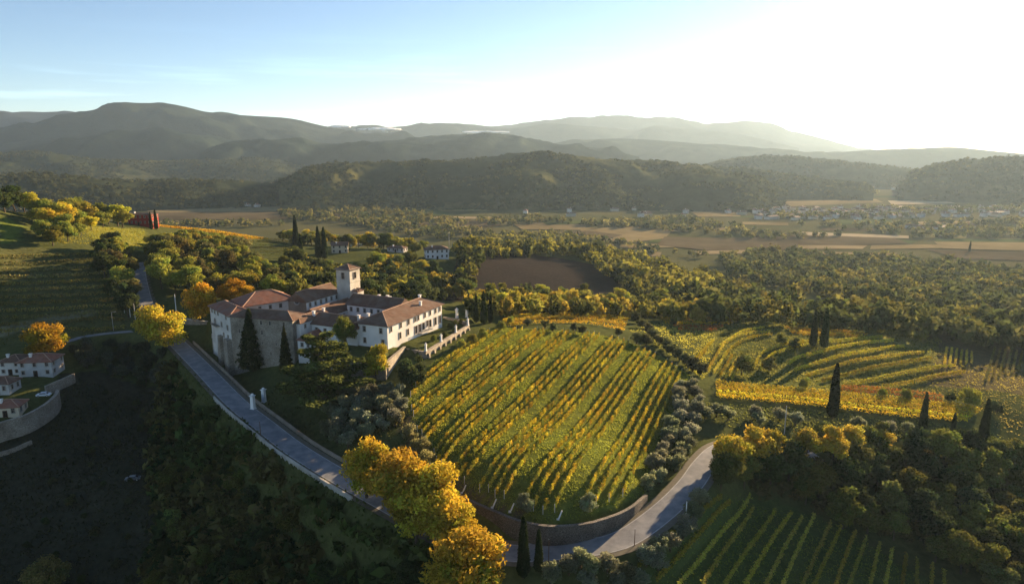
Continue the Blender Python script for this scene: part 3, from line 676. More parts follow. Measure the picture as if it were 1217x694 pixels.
CNT['G'] = wood('broad', [(845,545),(858,520),(890,515),(960,518),(1010,508),(1060,520),(1130,528),(1217,535),(1310,560),(1310,690),(1180,690),(1090,640),(1000,610),(930,578),(880,570),(848,575)], 6.6, (8, 12), [GREEN, DGREEN, (.2, .19, .045), (.13, .13, .035)], 'tall leafy tree in the wood between the road and the lower vineyard', 'wood right of the road', 8, avoid=off_road(6))
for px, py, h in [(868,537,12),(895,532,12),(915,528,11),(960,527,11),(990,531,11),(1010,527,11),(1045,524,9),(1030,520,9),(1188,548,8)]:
    tree_px('broad', px, py, h, (.48, .33, .05), 'tree with sunlight put into its yellow crown colour at the sunny upper edge of the roadside wood', 'sunlit trees above the wood')  # whole crowns coloured yellow to stand in for sun on the treetops
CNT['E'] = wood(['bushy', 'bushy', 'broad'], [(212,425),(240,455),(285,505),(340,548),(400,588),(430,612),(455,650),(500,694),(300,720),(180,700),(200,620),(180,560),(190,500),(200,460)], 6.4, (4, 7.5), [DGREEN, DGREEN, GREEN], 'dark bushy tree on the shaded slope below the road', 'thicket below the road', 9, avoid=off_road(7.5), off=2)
CNT['O1'] = wood('olive', [(388,478),(415,458),(470,458),(482,478),(470,500),(445,512),(412,525),(386,518)], 4.4, (4, 5.2), [OLIVE], 'grey-green olive tree in the grove below the abbey garden', 'olive grove below the abbey', 10, 'olive_tree', 'olive tree', (.9, 1.1), off=2)
for px, py in [(470,497),(487,514),(500,529),(506,545),(514,561)]:
    tree_px('olive', px, py, 4.6, (.24, .22, .09), 'sunlit olive tree in the short row beside the vineyard track', 'olives beside the vineyard track', name='olive_tree', cat='olive tree')
CNT['O2'] = wood('olive', [(808,458),(828,455),(832,480),(822,520),(805,555),(782,582),(764,580),(783,545),(797,505)], 4.3, (4, 5), [OLIVE], 'olive tree in the close row between the vines and the road', 'olives along the vineyard', 11, 'olive_tree', 'olive tree', (.9, 1.1), off=2, avoid=off_road(5))
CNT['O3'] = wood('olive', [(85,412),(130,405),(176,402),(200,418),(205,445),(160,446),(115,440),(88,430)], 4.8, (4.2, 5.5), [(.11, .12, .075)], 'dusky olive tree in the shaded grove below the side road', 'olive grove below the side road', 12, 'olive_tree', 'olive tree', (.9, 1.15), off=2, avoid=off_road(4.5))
for px, py in [(655,682),(676,671),(702,674),(722,668),(745,684),(768,662),(782,648),(797,644),(812,632),(782,668),(832,590),(824,607),(816,622),(735,692),(700,692),(690,663),(760,690)]:
    tree_px('olive', px, py, 4.3, OLIVE, 'olive tree on the bank outside the road bend', 'olives outside the road bend', name='olive_tree', cat='olive tree')
for px, py in [(757,378),(764,384),(770,390),(777,396),(784,403),(792,409),(800,415),(808,421),(816,427),(824,433),(833,438),(757,401),(768,404)]:
    tree_px('olive', px, py, 5.0, (.10, .11, .05), 'dark rounded tree in the hedge line crossing behind the vine rows', 'hedge line behind the vine rows', name='olive_tree', cat='olive tree')
for px, py in [(627,383),(648,385),(657,389),(683,389),(692,392),(735,395)]:
    tree_px('olive', px, py, 3.6, (.09, .10, .04), 'little dark tree on the track at the head of the vine rows', 'small trees at the head of the vines', name='olive_tree', cat='olive tree')
for px, py in [(838,490),(852,487),(866,491),(897,490),(903,497),(928,492),(946,497),(1020,503),(1055,507),(1080,510)]:
    tree_px('olive', px, py, 4.4, OLIVE, 'olive tree below the bright yellow vineyard', 'olives below the yellow vineyard', name='olive_tree', cat='olive tree')
for px, py, h, c, lb in [(1152,470,8,YGREEN,'broad pale green tree at the end of the yellow vineyard'),(1185,483,5,DGREEN,'round dark bush right of the broad pale green tree'),(1130,471,4,DGREEN,'round dark bush left of the broad pale green tree'),
 (1097,397,6,YGREEN,'lone round tree on the sunlit clearing of the terraces'),(882,432,9,GREEN,'tall rounded tree at the foot of the fan of vine rows'),(915,432,6,GREEN,'green tree between the fan of rows and the terraces'),(1078,468,5,YGREEN,'shrubby tree between the terraces and the yellow vineyard'),(1048,466,4,YGREEN,'shrub by the red-leaved strip above the yellow vineyard'),
 (955,455,5,YGREEN,'light green tree in front of the terraced hill'),(800,382,4,DGREEN,'dark bush at the edge of the far yellow strip'),(930,403,5,GREEN,'scrubby tree on the brow of the terraced hill'),(945,408,5,DGREEN,'dark scrubby tree on the brow of the terraced hill')]:
    tree_px('bushy', px, py, h, c, lb, name='tree')
for px, py in [(595,386),(575,396),(560,402),(548,409),(606,381)]:
    tree_px('bushy', px, py, 4, YGREEN, 'yellow-green shrub between the abbey garden and the vines', 'shrubs outside the abbey garden', name='shrub', cat='shrub')
for px, py in [(535,387),(541,383),(548,381),(528,398),(515,402),(541,392)]:
    tree_px('bushy', px, py, 2.4, GREEN, 'clipped shrub in the abbey terrace garden', 'shrubs in the terrace garden', name='shrub', cat='shrub')
print(CNT)

# --- far woods that read as one mass
def forest(name, label, polys, dens_spacing, hr, cols, nleaf, seed, off=6, flat=False, wide=.46, clear=0.0, far=6000.0):
    Ps, Ns, Ss, Ts = [], [], [], []; rs = np.random.default_rng(seed); tot = 0
    for poly in polys:
        if flat:
            P = [tuple(up(a, b, off)) for a, b in poly]; A = np.array(P); lo, hi = A.min(0), A.max(0)
            area = abs(np.sum(A[:, 0]*np.roll(A[:, 1], -1)-A[:, 1]*np.roll(A[:, 0], -1)))/2
            n = int(area/dens_spacing**2); C = lo+(hi-lo)*rs.random((n*6+50, 2)); C = C[in_poly(C[:, 0], C[:, 1], P)][:n]
            pts = np.column_stack([C, H(C[:, 0], C[:, 1])])
        else:
            pts = scatter(poly, dens_spacing, off, seed=seed, tries=16000, avoid=clear or None, far=far)
        for p in pts:
            h = rs.uniform(*hr); R = h*rs.uniform(.8, 1.2)*wide; c = np.array(cols[int((float(vnoise(np.array(p[0]*.015), np.array(p[1]*.015), seed, 2))*1.6+rs.random()*.35)*len(cols)) % len(cols)])*rs.uniform(.75, 1.25)
            P, N, s, T = crown_cloud(R, h*.1, h, 9, nleaf, R*(.42 if nleaf > 100 else .7), lobe_r=(.28, .5))
            Ps.append(P+p); Ns.append(N); Ss.append(s); Ts.append(T*c); tot += 1
    V, Q, T4 = leaf_quads(np.vstack(Ps), np.vstack(Ns), np.concatenate(Ss), np.vstack(Ts))
    o = link(name, mesh_np(name, V, Q, M['leaf'], T4)); stuff(o, label); print(name, tot, len(Q)); return o
FG = [(.10, .10, .03), (.075, .085, .025), (.15, .13, .032), (.055, .065, .02)]
forest('woodland', 'dense autumn wood filling the low ground beyond the terraces',
       [[(800,352),(860,345),(900,352),(960,362),(1040,366),(1120,372),(1217,382),(1330,400),(1340,425),(1217,412),(1130,396),(1050,385),(980,378),(900,378),(850,372)],
        [(860,310),(900,300),(960,300),(1050,305),(1140,312),(1240,325),(1360,335),(1340,395),(1240,380),(1120,366),(1040,360),(990,350),(930,338),(880,330)]], 8.4, (6, 16), FG, 130, 21)
forest('woodland', 'dark green wood around the ploughed field and down to the plain',
       [[(570,280),(620,278),(680,280),(700,290),(740,302),(790,318),(850,328),(880,345),(860,352),(790,350),(745,342),(715,316),(690,302),(640,298),(580,300)],
        [(542,290),(562,290),(568,320),(550,330)]], 8.8, (7, 15), [GREEN, DGREEN, (.10, .11, .035), YGREEN], 140, 22)
forest('woodland', 'mixed trees filling the dip behind the abbey and the belt behind the vines',
       [[(350,300),(380,316),(430,318),(455,312),(500,324),(540,328),(560,335),(556,350),(530,345),(440,350),(420,335),(380,340),(345,345),(330,320)],
        [(335,268),(380,258),(440,262),(490,275),(480,290),(462,284),(448,272),(400,272),(392,285),(345,282)],
        [(558,352),(600,346),(640,346),(700,351),(760,356),(850,361),(880,369),(840,373),(770,366),(700,366),(640,363),(590,364),(562,363)]], 9.5, (7, 11), [GREEN, DGREEN, YGREEN, YGREEN, (.4, .31, .05)], 240, 24, far=660)
forest('woodland', 'lines of trees and copses across the valley floor',
       [[(200,232),(300,231),(420,240),(500,252),(560,262),(560,268),(500,262),(420,250),(330,236),(210,237)],[(0,231),(70,233),(150,236),(260,230),(300,226),(200,228),(80,228),(0,226)],[(560,258),(640,256),(700,262),(760,262),(740,268),(660,263),(580,265)],
        [(420,262),(500,258),(560,270),(600,276),(520,282),(440,270)],[(700,262),(800,256),(850,262),(900,270),(860,278),(780,270)],[(850,272),(940,276),(1000,276),(990,279),(900,281),(850,278)],[(990,268),(1080,270),(1160,268),(1260,266),(1260,280),(1130,280),(1080,278)],
        [(700,244),(760,238),(840,240),(930,236),(930,241),(840,247),(760,246)],[(800,228),(900,220),(1010,222),(1050,228),(1000,234),(900,232)],[(1000,218),(1100,216),(1217,222),(1217,228),(1100,224)],[(1010,244),(1100,246),(1217,244),(1217,250),(1100,252)],[(640,240),(720,232),(780,228),(780,232),(720,240)],[(600,276),(680,276),(760,290),(840,300),(900,302),(880,306),(780,298),(680,284)],[(330,250),(420,252),(480,262),(440,268),(340,258)],[(150,264),(250,262),(330,262),(340,266),(250,267),(160,268)],[(940,264),(1040,264),(1100,262),(1217,260),(1217,263),(1040,268)],[(900,254),(1000,252),(1100,252),(1100,256),(900,258)]],
       17, (7, 12), FG+[(.18, .16, .05)], 30, 23, flat=True, wide=.55)

# tree crowns covering the nearer hills
def hill_wood(XYZ, spacing, seed, hr=(9, 15)):
    X, Y, Z = XYZ; rs = np.random.default_rng(seed); a, b = X.shape
    stepx = np.hypot(X[a//2, 1]-X[a//2, 0], Y[a//2, 1]-Y[a//2, 0]); rows = int(a*.82); area = rows*b*stepx*stepx; n = int(area/spacing**2)
    i = rs.uniform(0, rows-1.01, n); j = rs.uniform(0, b-1.01, n); i0, j0 = i.astype(int), j.astype(int); fi, fj = i-i0, j-j0
    f = lambda A: (A[i0, j0]*(1-fj)+A[i0, j0+1]*fj)*(1-fi)+(A[i0+1, j0]*(1-fj)+A[i0+1, j0+1]*fj)*fi
    C = np.column_stack([f(X), f(Y), f(Z)]); C = C[C[:, 2] > 2]; C = C[vnoise(C[:, 0]/130, C[:, 1]/130, seed, 3) > .43]; n = len(C); k = 14
    h = rs.uniform(*hr, n); D = rand_dir(n*k).reshape(n, k, 3); D[..., 2] = np.abs(D[..., 2])
    P = C[:, None, :]+D*(h*.42)[:, None, None]; P[..., 2] += (h*.15)[:, None]
    t = (rs.uniform(.7, 1.35, (n, 1))*rs.uniform(.8, 1.2, (n, k)))[..., None]*(np.array([.045, .05, .02])+rs.random((n, 1, 1))**4*np.array([.035, .025, .006]))
    V, Q, T = leaf_quads(P.reshape(-1, 3), (D+rs.normal(size=D.shape)*.35).reshape(-1, 3), np.repeat(h*.46, k), t.reshape(-1, 3))
    stuff(link('woodland', mesh_np('woodland', V, Q, M['leaf'], T)), 'distant woods covering the hills across the valley'); print('hill wood', n)
for k, (o, XYZ) in enumerate(HILLS): hill_wood(XYZ, (13, 12, 15, 19, 16, 22, 18)[k], 60+k, (8, 13))

# ------------------------------------------------------------------ vineyards
def vine_clump(i):
    n = 70; P = np.stack([rng.uniform(-.72, .72, n), rng.normal(size=n)*.15, .5+1.4*rng.random(n)**.8], 1)
    P[:, 2] -= .25*np.abs(P[:, 0])*rng.random()
    N = np.stack([rng.normal(size=n)*.5, rng.choice([-1, 1], n)*.8, rng.normal(size=n)*.5+.2], 1)
    t = rng.uniform(.65, 1.35, n)[:, None]*np.array([1, 1, 1])*np.stack([np.ones(n), rng.uniform(.8, 1.15, n), rng.uniform(.7, 1.3, n)], 1)
    V, Q, T = leaf_quads(P, N, .30*rng.uniform(.6, 1.35, n), t)
    return mesh_np('vine', V, Q, M['leaf_vine'], T)
VINE = [vine_clump(i) for i in range(8)]
_mb = MB(); _mb.box((0, 0, .9), (.12, .12, 2.3)); POST = _mb.mesh('post', M['concrete'])
VCOL = [(.64, .49, .045), (.58, .47, .05), (.64, .46, .045), (.48, .43, .06), (.38, .37, .06)]
ROW_AZ = math.radians(21.5)
RD = np.array([math.sin(ROW_AZ), math.cos(ROW_AZ)]); RN = np.array([math.cos(ROW_AZ), -math.sin(ROW_AZ)])
VP = np.array(VPOLY); VC = VP@RN
inner = [tuple(p) for p in (VP-VP.mean(0))*.955+VP.mean(0)]
offs = []; o = VC.min()+3.5
for g in (2, 2, 3, 3, 3, 4, 4, 4, 4, 4):
    for k in range(g): offs.append(o); o += 2.2
    o += 3.0
n_rows = 0
ORD = ['first', 'second', 'third', 'fourth', 'fifth', 'sixth', 'seventh', 'eighth', 'ninth', 'tenth', 'eleventh', 'twelfth', 'thirteenth', 'fourteenth', 'fifteenth', 'sixteenth', 'seventeenth', 'eighteenth', 'nineteenth', 'twentieth']
ORD += ['twenty-'+w for w in ORD[:9]]+['thirtieth']
for o in offs:
    if o > VC.max()-1.0: break
    ss = np.arange(100, 320, 1.42); pts = RN*o+RD*ss[:, None]
    ok = in_poly(pts[:, 0], pts[:, 1], inner)
    if ok.sum() < 10: continue
    pts = pts[ok]; n_rows += 1; a = pts[0]
    r = link('vine_row', None, None, (a[0], a[1], float(H(a[0], a[1]))))
    tag(r, 'golden vine row of the big vineyard, %s counted from the buttressed abbey wall' % ORD[n_rows-1], 'vine row', 'vine rows of the big vineyard')
    for i, p in enumerate(pts):
        if random.random() < .025: continue
        z = float(H(p[0], p[1]))
        v = link('vine', random.choice(VINE), r, (p[0]-a[0]+random.uniform(-.12, .12), p[1]-a[1], z-r.location.z), -ROW_AZ+math.pi/2+random.choice((0, math.pi)), (1, 1, random.uniform(.86, 1.04)))
        c = random.choice(VCOL); 
        if random.random() < .08: c = (.20, .22, .04)
        v.color = vary(c, .18)
    for p in (pts[0]-RD*.9, pts[-1]+RD*.9): link('post', POST, r, (p[0]-a[0], p[1]-a[1], float(H(p[0], p[1]))-r.location.z))
print('vine rows', n_rows)
def far_row(line, col, label, group, per_m=9, leaf=.5, hgt=1.7, var=.2):
    """one trellised row as a band of leaf sprays following the ground"""
    L = smooth_line([tuple(p[:2]) for p in line], 2.0); d = np.concatenate([[0], np.cumsum(np.linalg.norm(np.diff(L, axis=0), axis=1))])
    n = int(d[-1]*max(per_m, 12))
    if n < 12: return
    s = np.sort(rng.random(n)*d[-1]); n = len(s)
    X, Y = np.interp(s, d, L[:, 0]), np.interp(s, d, L[:, 1]); a = L[0]; za = float(H(a[0], a[1]))
    T2 = np.stack([np.gradient(X), np.gradient(Y)], 1)
    P = np.stack([X-a[0]+rng.normal(size=n)*.2, Y-a[1]+rng.normal(size=n)*.2, H(X, Y)-za+.35+(hgt-.35)*rng.random(n)**.8], 1)
    N = rng.normal(size=(n, 3)); t = rng.uniform(.7, 1.3, n)[:, None]*np.stack([np.ones(n), rng.uniform(.8, 1.15, n), rng.uniform(.7, 1.3, n)], 1)
    V, Q, T = leaf_quads(P, N, leaf*rng.uniform(.6, 1.35, n), t)
    o = link('vine_row', mesh_np('vine_row', V, Q, M['leaf_vine'], T), None, (a[0], a[1], za)); o.color = vary(col, var)
    return tag(o, label, 'vine row', group)
def between(A, B, n):
    A = np.array([ground(*p) for p in A]); B = np.array([ground(*p) for p in B])
    for k in range(n):
        t = k/max(1, n-1); yield A*(1-t)+B*t
for L in between([(850,456),(920,463),(1000,470),(1080,478),(1165,490)], [(852,474),(920,479),(1000,487),(1080,497),(1150,503)], 9):
    far_row(L, (.70, .54, .05), 'long row of bright yellow vines on the strip above the wood', 'rows of the bright yellow vineyard', 12, .5)
for L in between([(1000,462),(1060,466),(1120,474)], [(1000,466),(1060,470),(1120,479)], 2):
    far_row(L, (.42, .16, .04), 'row of reddish vines along the upper edge of the yellow strip', 'reddish vine rows', 9)
for L in between([(598,384),(650,375),(700,375),(748,380)], [(600,389),(650,385),(700,386),(742,394)], 6):
    far_row(L, (.58, .40, .045), 'yellow vine row across the head of the big vineyard', 'vine rows at the head of the big vineyard', 8, .6)
for L in between([(785,379),(820,377),(885,380)], [(790,386),(830,386),(870,386)], 4):
    far_row(L, (.58, .38, .045), 'yellow vine row in the far strip behind the dark hedge', 'vine rows behind the hedge', 8, .6)
for L in between([(800,389),(830,390),(860,390)], [(806,393),(830,394),(852,394)], 2):
    far_row(L, (.45, .16, .04), 'rusty red vine row below the far yellow strip', 'rusty vine rows', 9)
Z4 = lambda P: [ground(820+a/3.065, 330+b/3.065) for a, b in P]
for P in [[(360,322),(400,297),(500,271),(600,250),(740,236)],[(380,347),(500,307),(640,277),(780,257)],[(420,368),(560,323),(700,297),(850,282)],[(480,384),(620,347),(760,320),(880,302)],[(560,398),(700,372),(850,342),(960,327)],[(700,404),(850,378),(1000,352)],[(340,240),(440,242),(560,236),(700,222)]]:
    far_row(Z4(P), (.52, .44, .06), 'row of vines following the curve of the terraced hill', 'contour rows of the terraced hill', 16, .55, 1.9)
for P in [[(100,285),(130,245),(200,212),(290,203)],[(120,300),(160,255),(220,225),(300,215)],[(110,255),(190,203),(270,188)],[(232,335),(262,283),(330,255),(420,240)],[(255,345),(290,295),(350,268),(430,252)]]:
    far_row(Z4(P), (.55, .45, .06), 'curved vine row bending round the end of the terraced hill', 'curved rows of the terraced hill', 7)
for P in [[(62,345),(108,268)],[(84,355),(130,282)],[(106,365),(152,292)],[(128,372),(172,302)],[(20,300),(85,235)],[(0,330),(60,270)],[(150,375),(190,315)]]:
    far_row(Z4(P), (.50, .40, .05), 'short vine row in the fan at the foot of the terraced hill', 'fan of short vine rows', 8)
for k in range(4):
    far_row(Z4([(345+k*8,188+k*6),(440,196+k*6),(560,202+k*5),(650-k*10,213+k*3)]), (.60, .42, .05), 'yellow vine row behind the twin cypresses', 'vine rows behind the twin cypresses', 8, .6)
for k in range(6):
    far_row(Z4([(925+k*20,325-k*1),(935+k*18,262+k*3)]), (.48, .38, .06), 'short vine row in the sunlit patch below the clearing', 'rows of the sunlit patch', 8)
for k in range(6):
    far_row(Z4([(1075+k*24,385-k*8),(1110+k*20,262+k*3)]), (.20, .18, .06), 'faint vine row on the brown slope beside the terraces', 'rows on the brown slope', 5)
k5 = -1
Z5 = lambda P: [ground(780+a/2.785, 500+b/2.785) for a, b in P]
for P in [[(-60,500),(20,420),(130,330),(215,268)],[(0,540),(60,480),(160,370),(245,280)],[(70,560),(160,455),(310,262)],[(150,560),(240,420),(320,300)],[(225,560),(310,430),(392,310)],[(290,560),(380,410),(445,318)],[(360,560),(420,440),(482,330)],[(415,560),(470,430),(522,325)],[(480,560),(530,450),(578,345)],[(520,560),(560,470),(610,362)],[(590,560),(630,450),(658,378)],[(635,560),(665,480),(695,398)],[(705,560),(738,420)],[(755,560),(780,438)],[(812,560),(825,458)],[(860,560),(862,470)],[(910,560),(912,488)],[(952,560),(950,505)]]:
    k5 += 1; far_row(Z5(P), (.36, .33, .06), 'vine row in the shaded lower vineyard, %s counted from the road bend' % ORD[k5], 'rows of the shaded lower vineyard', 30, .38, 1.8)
for k in range(12):
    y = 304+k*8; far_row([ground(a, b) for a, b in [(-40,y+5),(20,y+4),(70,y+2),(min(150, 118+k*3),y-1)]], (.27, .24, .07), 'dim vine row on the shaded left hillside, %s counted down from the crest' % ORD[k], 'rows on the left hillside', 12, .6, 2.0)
for k in range(9):
    far_row([up(198,271.5,76)+(0, 12-5.0*k), up(250,272.5,74.5)+(0, 12-5.0*k), up(312,277,71)+(0, 12-5.0*k)], (.60, .38, .04), 'glowing yellow vine row beside the red building, %s counted from the plain' % ORD[k], 'yellow rows beside the red building', 7, .7)
for k in range(6):
    far_row([ground(a, b, 0, 640) for a, b in [(190+k*4,281+k*3.6),(260,283+k*3.6),(345,286+k*3.4)]], (.17, .17, .045), 'dark vine row on the slope, %s below the yellow rows' % ORD[k], 'dark rows below the red building', 6)

# grass between the rows and on the lit meadows
def grass(name, poly, dens, hgt, c1, c2, label, seed, avoid=None):
    A = np.array(poly); lo, hi = A.min(0), A.max(0); area = abs(np.sum(A[:, 0]*np.roll(A[:, 1], -1)-A[:, 1]*np.roll(A[:, 0], -1)))/2
    n = int(area*dens); rs = np.random.default_rng(seed); C = lo+(hi-lo)*rs.random((n*3, 2)); C = C[in_poly(C[:, 0], C[:, 1], poly)][:n]
    cl = vnoise(C[:, 0]*.35, C[:, 1]*.35, seed, 3); C = C[cl > .33]; cl = cl[cl > .33]; n = len(C)
    hh = hgt*rs.uniform(.4, 1.3, n)*(.5+cl)
    P = np.column_stack([C, H(C[:, 0], C[:, 1])+hh*.4]); N = rs.normal(size=(n, 3)); N[:, 2] *= .35
    m = vnoise(C[:, 0]*.08, C[:, 1]*.08, seed+3, 3)[:, None]; T = (np.array(c1)*(1-m)+np.array(c2)*m)*rs.uniform(.7, 1.3, n)[:, None]
    V, Q, T4 = leaf_quads(P, N, hh*1.5, T)
    stuff(link(name, mesh_np(name, V, Q, M['leaf_thin'], T4)), label)
grass('grass', VPOLY, 9.0, .17, (.20, .24, .035), (.32, .32, .05), 'tufted grass between the vine rows of the big vineyard', 5)
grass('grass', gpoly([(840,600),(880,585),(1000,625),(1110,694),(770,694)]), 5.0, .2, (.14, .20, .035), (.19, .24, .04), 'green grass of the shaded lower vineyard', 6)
grass('grass', gpoly([(830,395),(900,382),(1000,388),(1110,396),(1130,420),(1110,450),(1050,470),(900,460),(840,440)]), 1.8, .32, (.14, .15, .035), (.22, .20, .045), 'rough grass of the terraced hill', 7)
grass('grass', gpoly([(60,268),(170,272),(182,300),(120,292),(60,290)]), 1.0, .4, (.26, .28, .04), (.36, .31, .05), 'sunlit meadow grass below the red building', 8)
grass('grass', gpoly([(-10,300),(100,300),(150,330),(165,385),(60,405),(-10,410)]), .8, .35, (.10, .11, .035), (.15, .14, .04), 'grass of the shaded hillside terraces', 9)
grass('grass', gpoly([(745,392),(800,380),(850,390),(845,440),(835,452),(800,425)]), 1.6, .35, (.22, .22, .04), (.36, .30, .05), 'lit rough meadow between the hedge line and the fan of vine rows', 14)  # sunlit brightness put into the meadow's grass colour
grass('grass', gpoly([(1090,440),(1217,430),(1217,520),(1170,505),(1165,488),(1090,474)]), 1.2, .35, (.17, .16, .04), (.28, .22, .05), 'grass with sunlight put into its colour around the end of the bright yellow vineyard', 15)  # paler, yellower grass colour stands in for low sun on it
grass('grass', gpoly([(838,478),(930,484),(1080,500),(1165,508),(1217,530),(1060,520),(900,512),(850,505)]), 1.6, .3, (.12, .14, .035), (.2, .19, .045), 'grass strip with olives below the yellow vineyard', 16)

# ------------------------------------------------------------------ buildings
WIN = {}
def window_mesh(w, h, fm, pm):
    k = (round(w, 2), round(h, 2), fm, pm)
    if k not in WIN:
        f = MB(); t = .14
        for c, s in (((0, .03, h/2+t/2), (w+2*t, .30, t)), ((0, .05, -h/2-t/2), (w+2.8*t, .40, t)), ((-w/2-t/2, .03, 0), (t, .30, h)), ((w/2+t/2, .03, 0), (t, .30, h)), ((0, -.10, 0), (.06, .05, h)), ((0, -.10, h*.12), (w, .05, .06))): f.box(c, s)
        g = MB(); g.box((0, -.16, 0), (w, .05, h))
        WIN[k] = (f.mesh('window', M[fm]), g.mesh('pane', M[pm]))
    return WIN[k]
class Building:
    def __init__(s, name, label, loc, cat='building', group=None):
        s.o = link(name, None, None, tuple(float(v) for v in loc)); tag(s.o, label, cat, group); s.l = np.array(loc, float); s.walls = {}; s.roofs = []
    def rel(s, p): return (p[0]-s.l[0], p[1]-s.l[1], p[2]-s.l[2])
    def facade(s, p0, p1, zb, zt, wins=(), mat='plaster', fm='frame', pm='glass', zb1=None):
        """wall from p0 to p1, outside on its right, with real openings; wins = (distance, sill-to-middle height, width, height)"""
        p0, p1 = np.array(p0, float), np.array(p1, float); L = np.linalg.norm(p1-p0); d = (p1-p0)/L; n = np.array([d[1], -d[0]])
        mb = s.walls.setdefault(mat, MB()); wins = [w for w in wins if w[0]-w[2]/2 > .1 and w[0]+w[2]/2 < L-.1]
        cu = sorted({0.0, L, *[w[0]-w[2]/2 for w in wins], *[w[0]+w[2]/2 for w in wins]}); cz = sorted({zb, zt, *[w[1]-w[3]/2 for w in wins], *[w[1]+w[3]/2 for w in wins]})
        P = lambda u, z, o=0: s.rel((*(p0+d*u+n*o), z))
        for a, b in zip(cu[:-1], cu[1:]):
            for e, f in zip(cz[:-1], cz[1:]):
                m, q = (a+b)/2, (e+f)/2
                if any(abs(m-w[0]) < w[2]/2 and abs(q-w[1]) < w[3]/2 for w in wins): continue
                mb.face([P(a, e), P(b, e), P(b, f), P(a, f)])
        az = math.atan2(d[1], d[0])+math.pi
        for w in wins:
            a, b, e, f = w[0]-w[2]/2, w[0]+w[2]/2, w[1]-w[3]/2, w[1]+w[3]/2
            for q in ([(a, e), (b, e)], [(b, e), (b, f)], [(b, f), (a, f)], [(a, f), (a, e)]):
                mb.face([P(*q[0]), P(*q[0], -.3), P(*q[1], -.3), P(*q[1])])
            fr, pn = window_mesh(w[2], w[3], w[4] if len(w) > 4 else fm, pm)
            o = link('window', fr, s.o, P(w[0], w[1]), az); link('pane', pn, o)
    def block(s, c, zb, zt, wins=None, mat='plaster', **kw):
        """c = four plan corners counter-clockwise; wins = one list for each side"""
        for i in range(len(c)):
            s.facade(c[i], c[(i+1) % len(c)], zb, zt, (wins or {}).get(i, ()), mat, **kw)
    def roof(s, c, z, rise, over=.55, mat='tile', hip=(True, True), name='roof', chimneys=(), thick=.22):
        """ridge runs along c0->c1; hips at the c0-c3 end and at the c1-c2 end"""
        c = [np.array(p, float) for p in c]; u = (c[1]-c[0])/np.linalg.norm(c[1]-c[0]); v = (c[3]-c[0])/np.linalg.norm(c[3]-c[0])
        wd = np.linalg.norm(c[3]-c[0]); e = [c[0]-u*over-v*over, c[1]+u*over-v*over, c[2]+u*over+v*over, c[3]-u*over+v*over]
        zl = z-over*rise/(wd/2); r0 = (e[0]+e[3])/2+(u*(wd/2+over) if hip[0] else 0); r1 = (e[1]+e[2])/2-(u*(wd/2+over) if hip[1] else 0)
        zr = z+rise; mb = MB(); top = [s.rel((*p, zl)) for p in e]; R0, R1 = s.rel((*r0, zr)), s.rel((*r1, zr)); bot = [(p[0], p[1], p[2]-thick) for p in top]
        mb.face([top[0], top[1], R1, R0]); mb.face([top[2], top[3], R0, R1]); mb.face([top[1], top[2], R1]); mb.face([top[3], top[0], R0])
        for i in range(4): mb.face([bot[i], bot[(i+1) % 4], top[(i+1) % 4], top[i]])
        mb.face(bot[::-1]); o = link(name, mb.mesh(name, M[mat]), s.o)
        cap = MB(); cap.tube([np.array(R0)+(0, 0, .03), np.array(R1)+(0, 0, .03)], [.16, .16], 6)
        for flag, R, ends in ((hip[0], R0, (0, 3)), (hip[1], R1, (1, 2))):
            if flag:
                for i in ends: cap.tube([np.array(R)+(0, 0, .02), np.array(top[i])+(0, 0, .04)], [.15, .15], 6)
        link('ridge_cap', cap.mesh('ridge_cap', M['ridge']), o)
        if not hip[0]: s.gable(c[0], c[3], z, rise, mat)
        if not hip[1]: s.gable(c[1], c[2], z, rise, mat)
        for (t, q, hh) in chimneys:
            p = c[0]+(c[1]-c[0])*t+(c[3]-c[0])*q; zz = z+rise*(1-abs(q-.5)*2)
            m = MB(); m.box(s.rel((*p, zz+hh/2-.5)), (.8, .8, hh+1.0), math.atan2(u[1], u[0])); m.box(s.rel((*p, zz+hh+.12)), (1.1, 1.1, .2), math.atan2(u[1], u[0]))
            link('chimney', m.mesh('chimney', M['plaster']), o)
        return o
    def gable(s, a, b, z, rise, mat): s.roofs.append((a, b, z, rise))
    def part(s, name, mb, mat): return link(name, mb.mesh(name, M[mat]), s.o)
    def done(s, gmat='plaster'):
        for a, b, z, rise in s.roofs:
            m = (a+b)/2; s.walls.setdefault(gmat, MB()).face([s.rel((*a, z)), s.rel((*b, z)), s.rel((*m, z+rise-.1))])
        for k, mb in s.walls.items(): link('wall', mb.mesh('wall', M[k]), s.o)
        return s.o
def wrow(n, L, z, w, h, m0=2.0, m1=2.0, skip=()):
    return [(m0+(L-m0-m1)*i/max(1, n-1), z, w, h) for i in range(n) if i not in skip]
def rect(a0, a1, b0, b1):
    """plan corners counter-clockwise in the abbey's axes, starting at the near left"""
    return [ab(a0, b0), ab(a0, b1), ab(a1, b1), ab(a1, b0)]

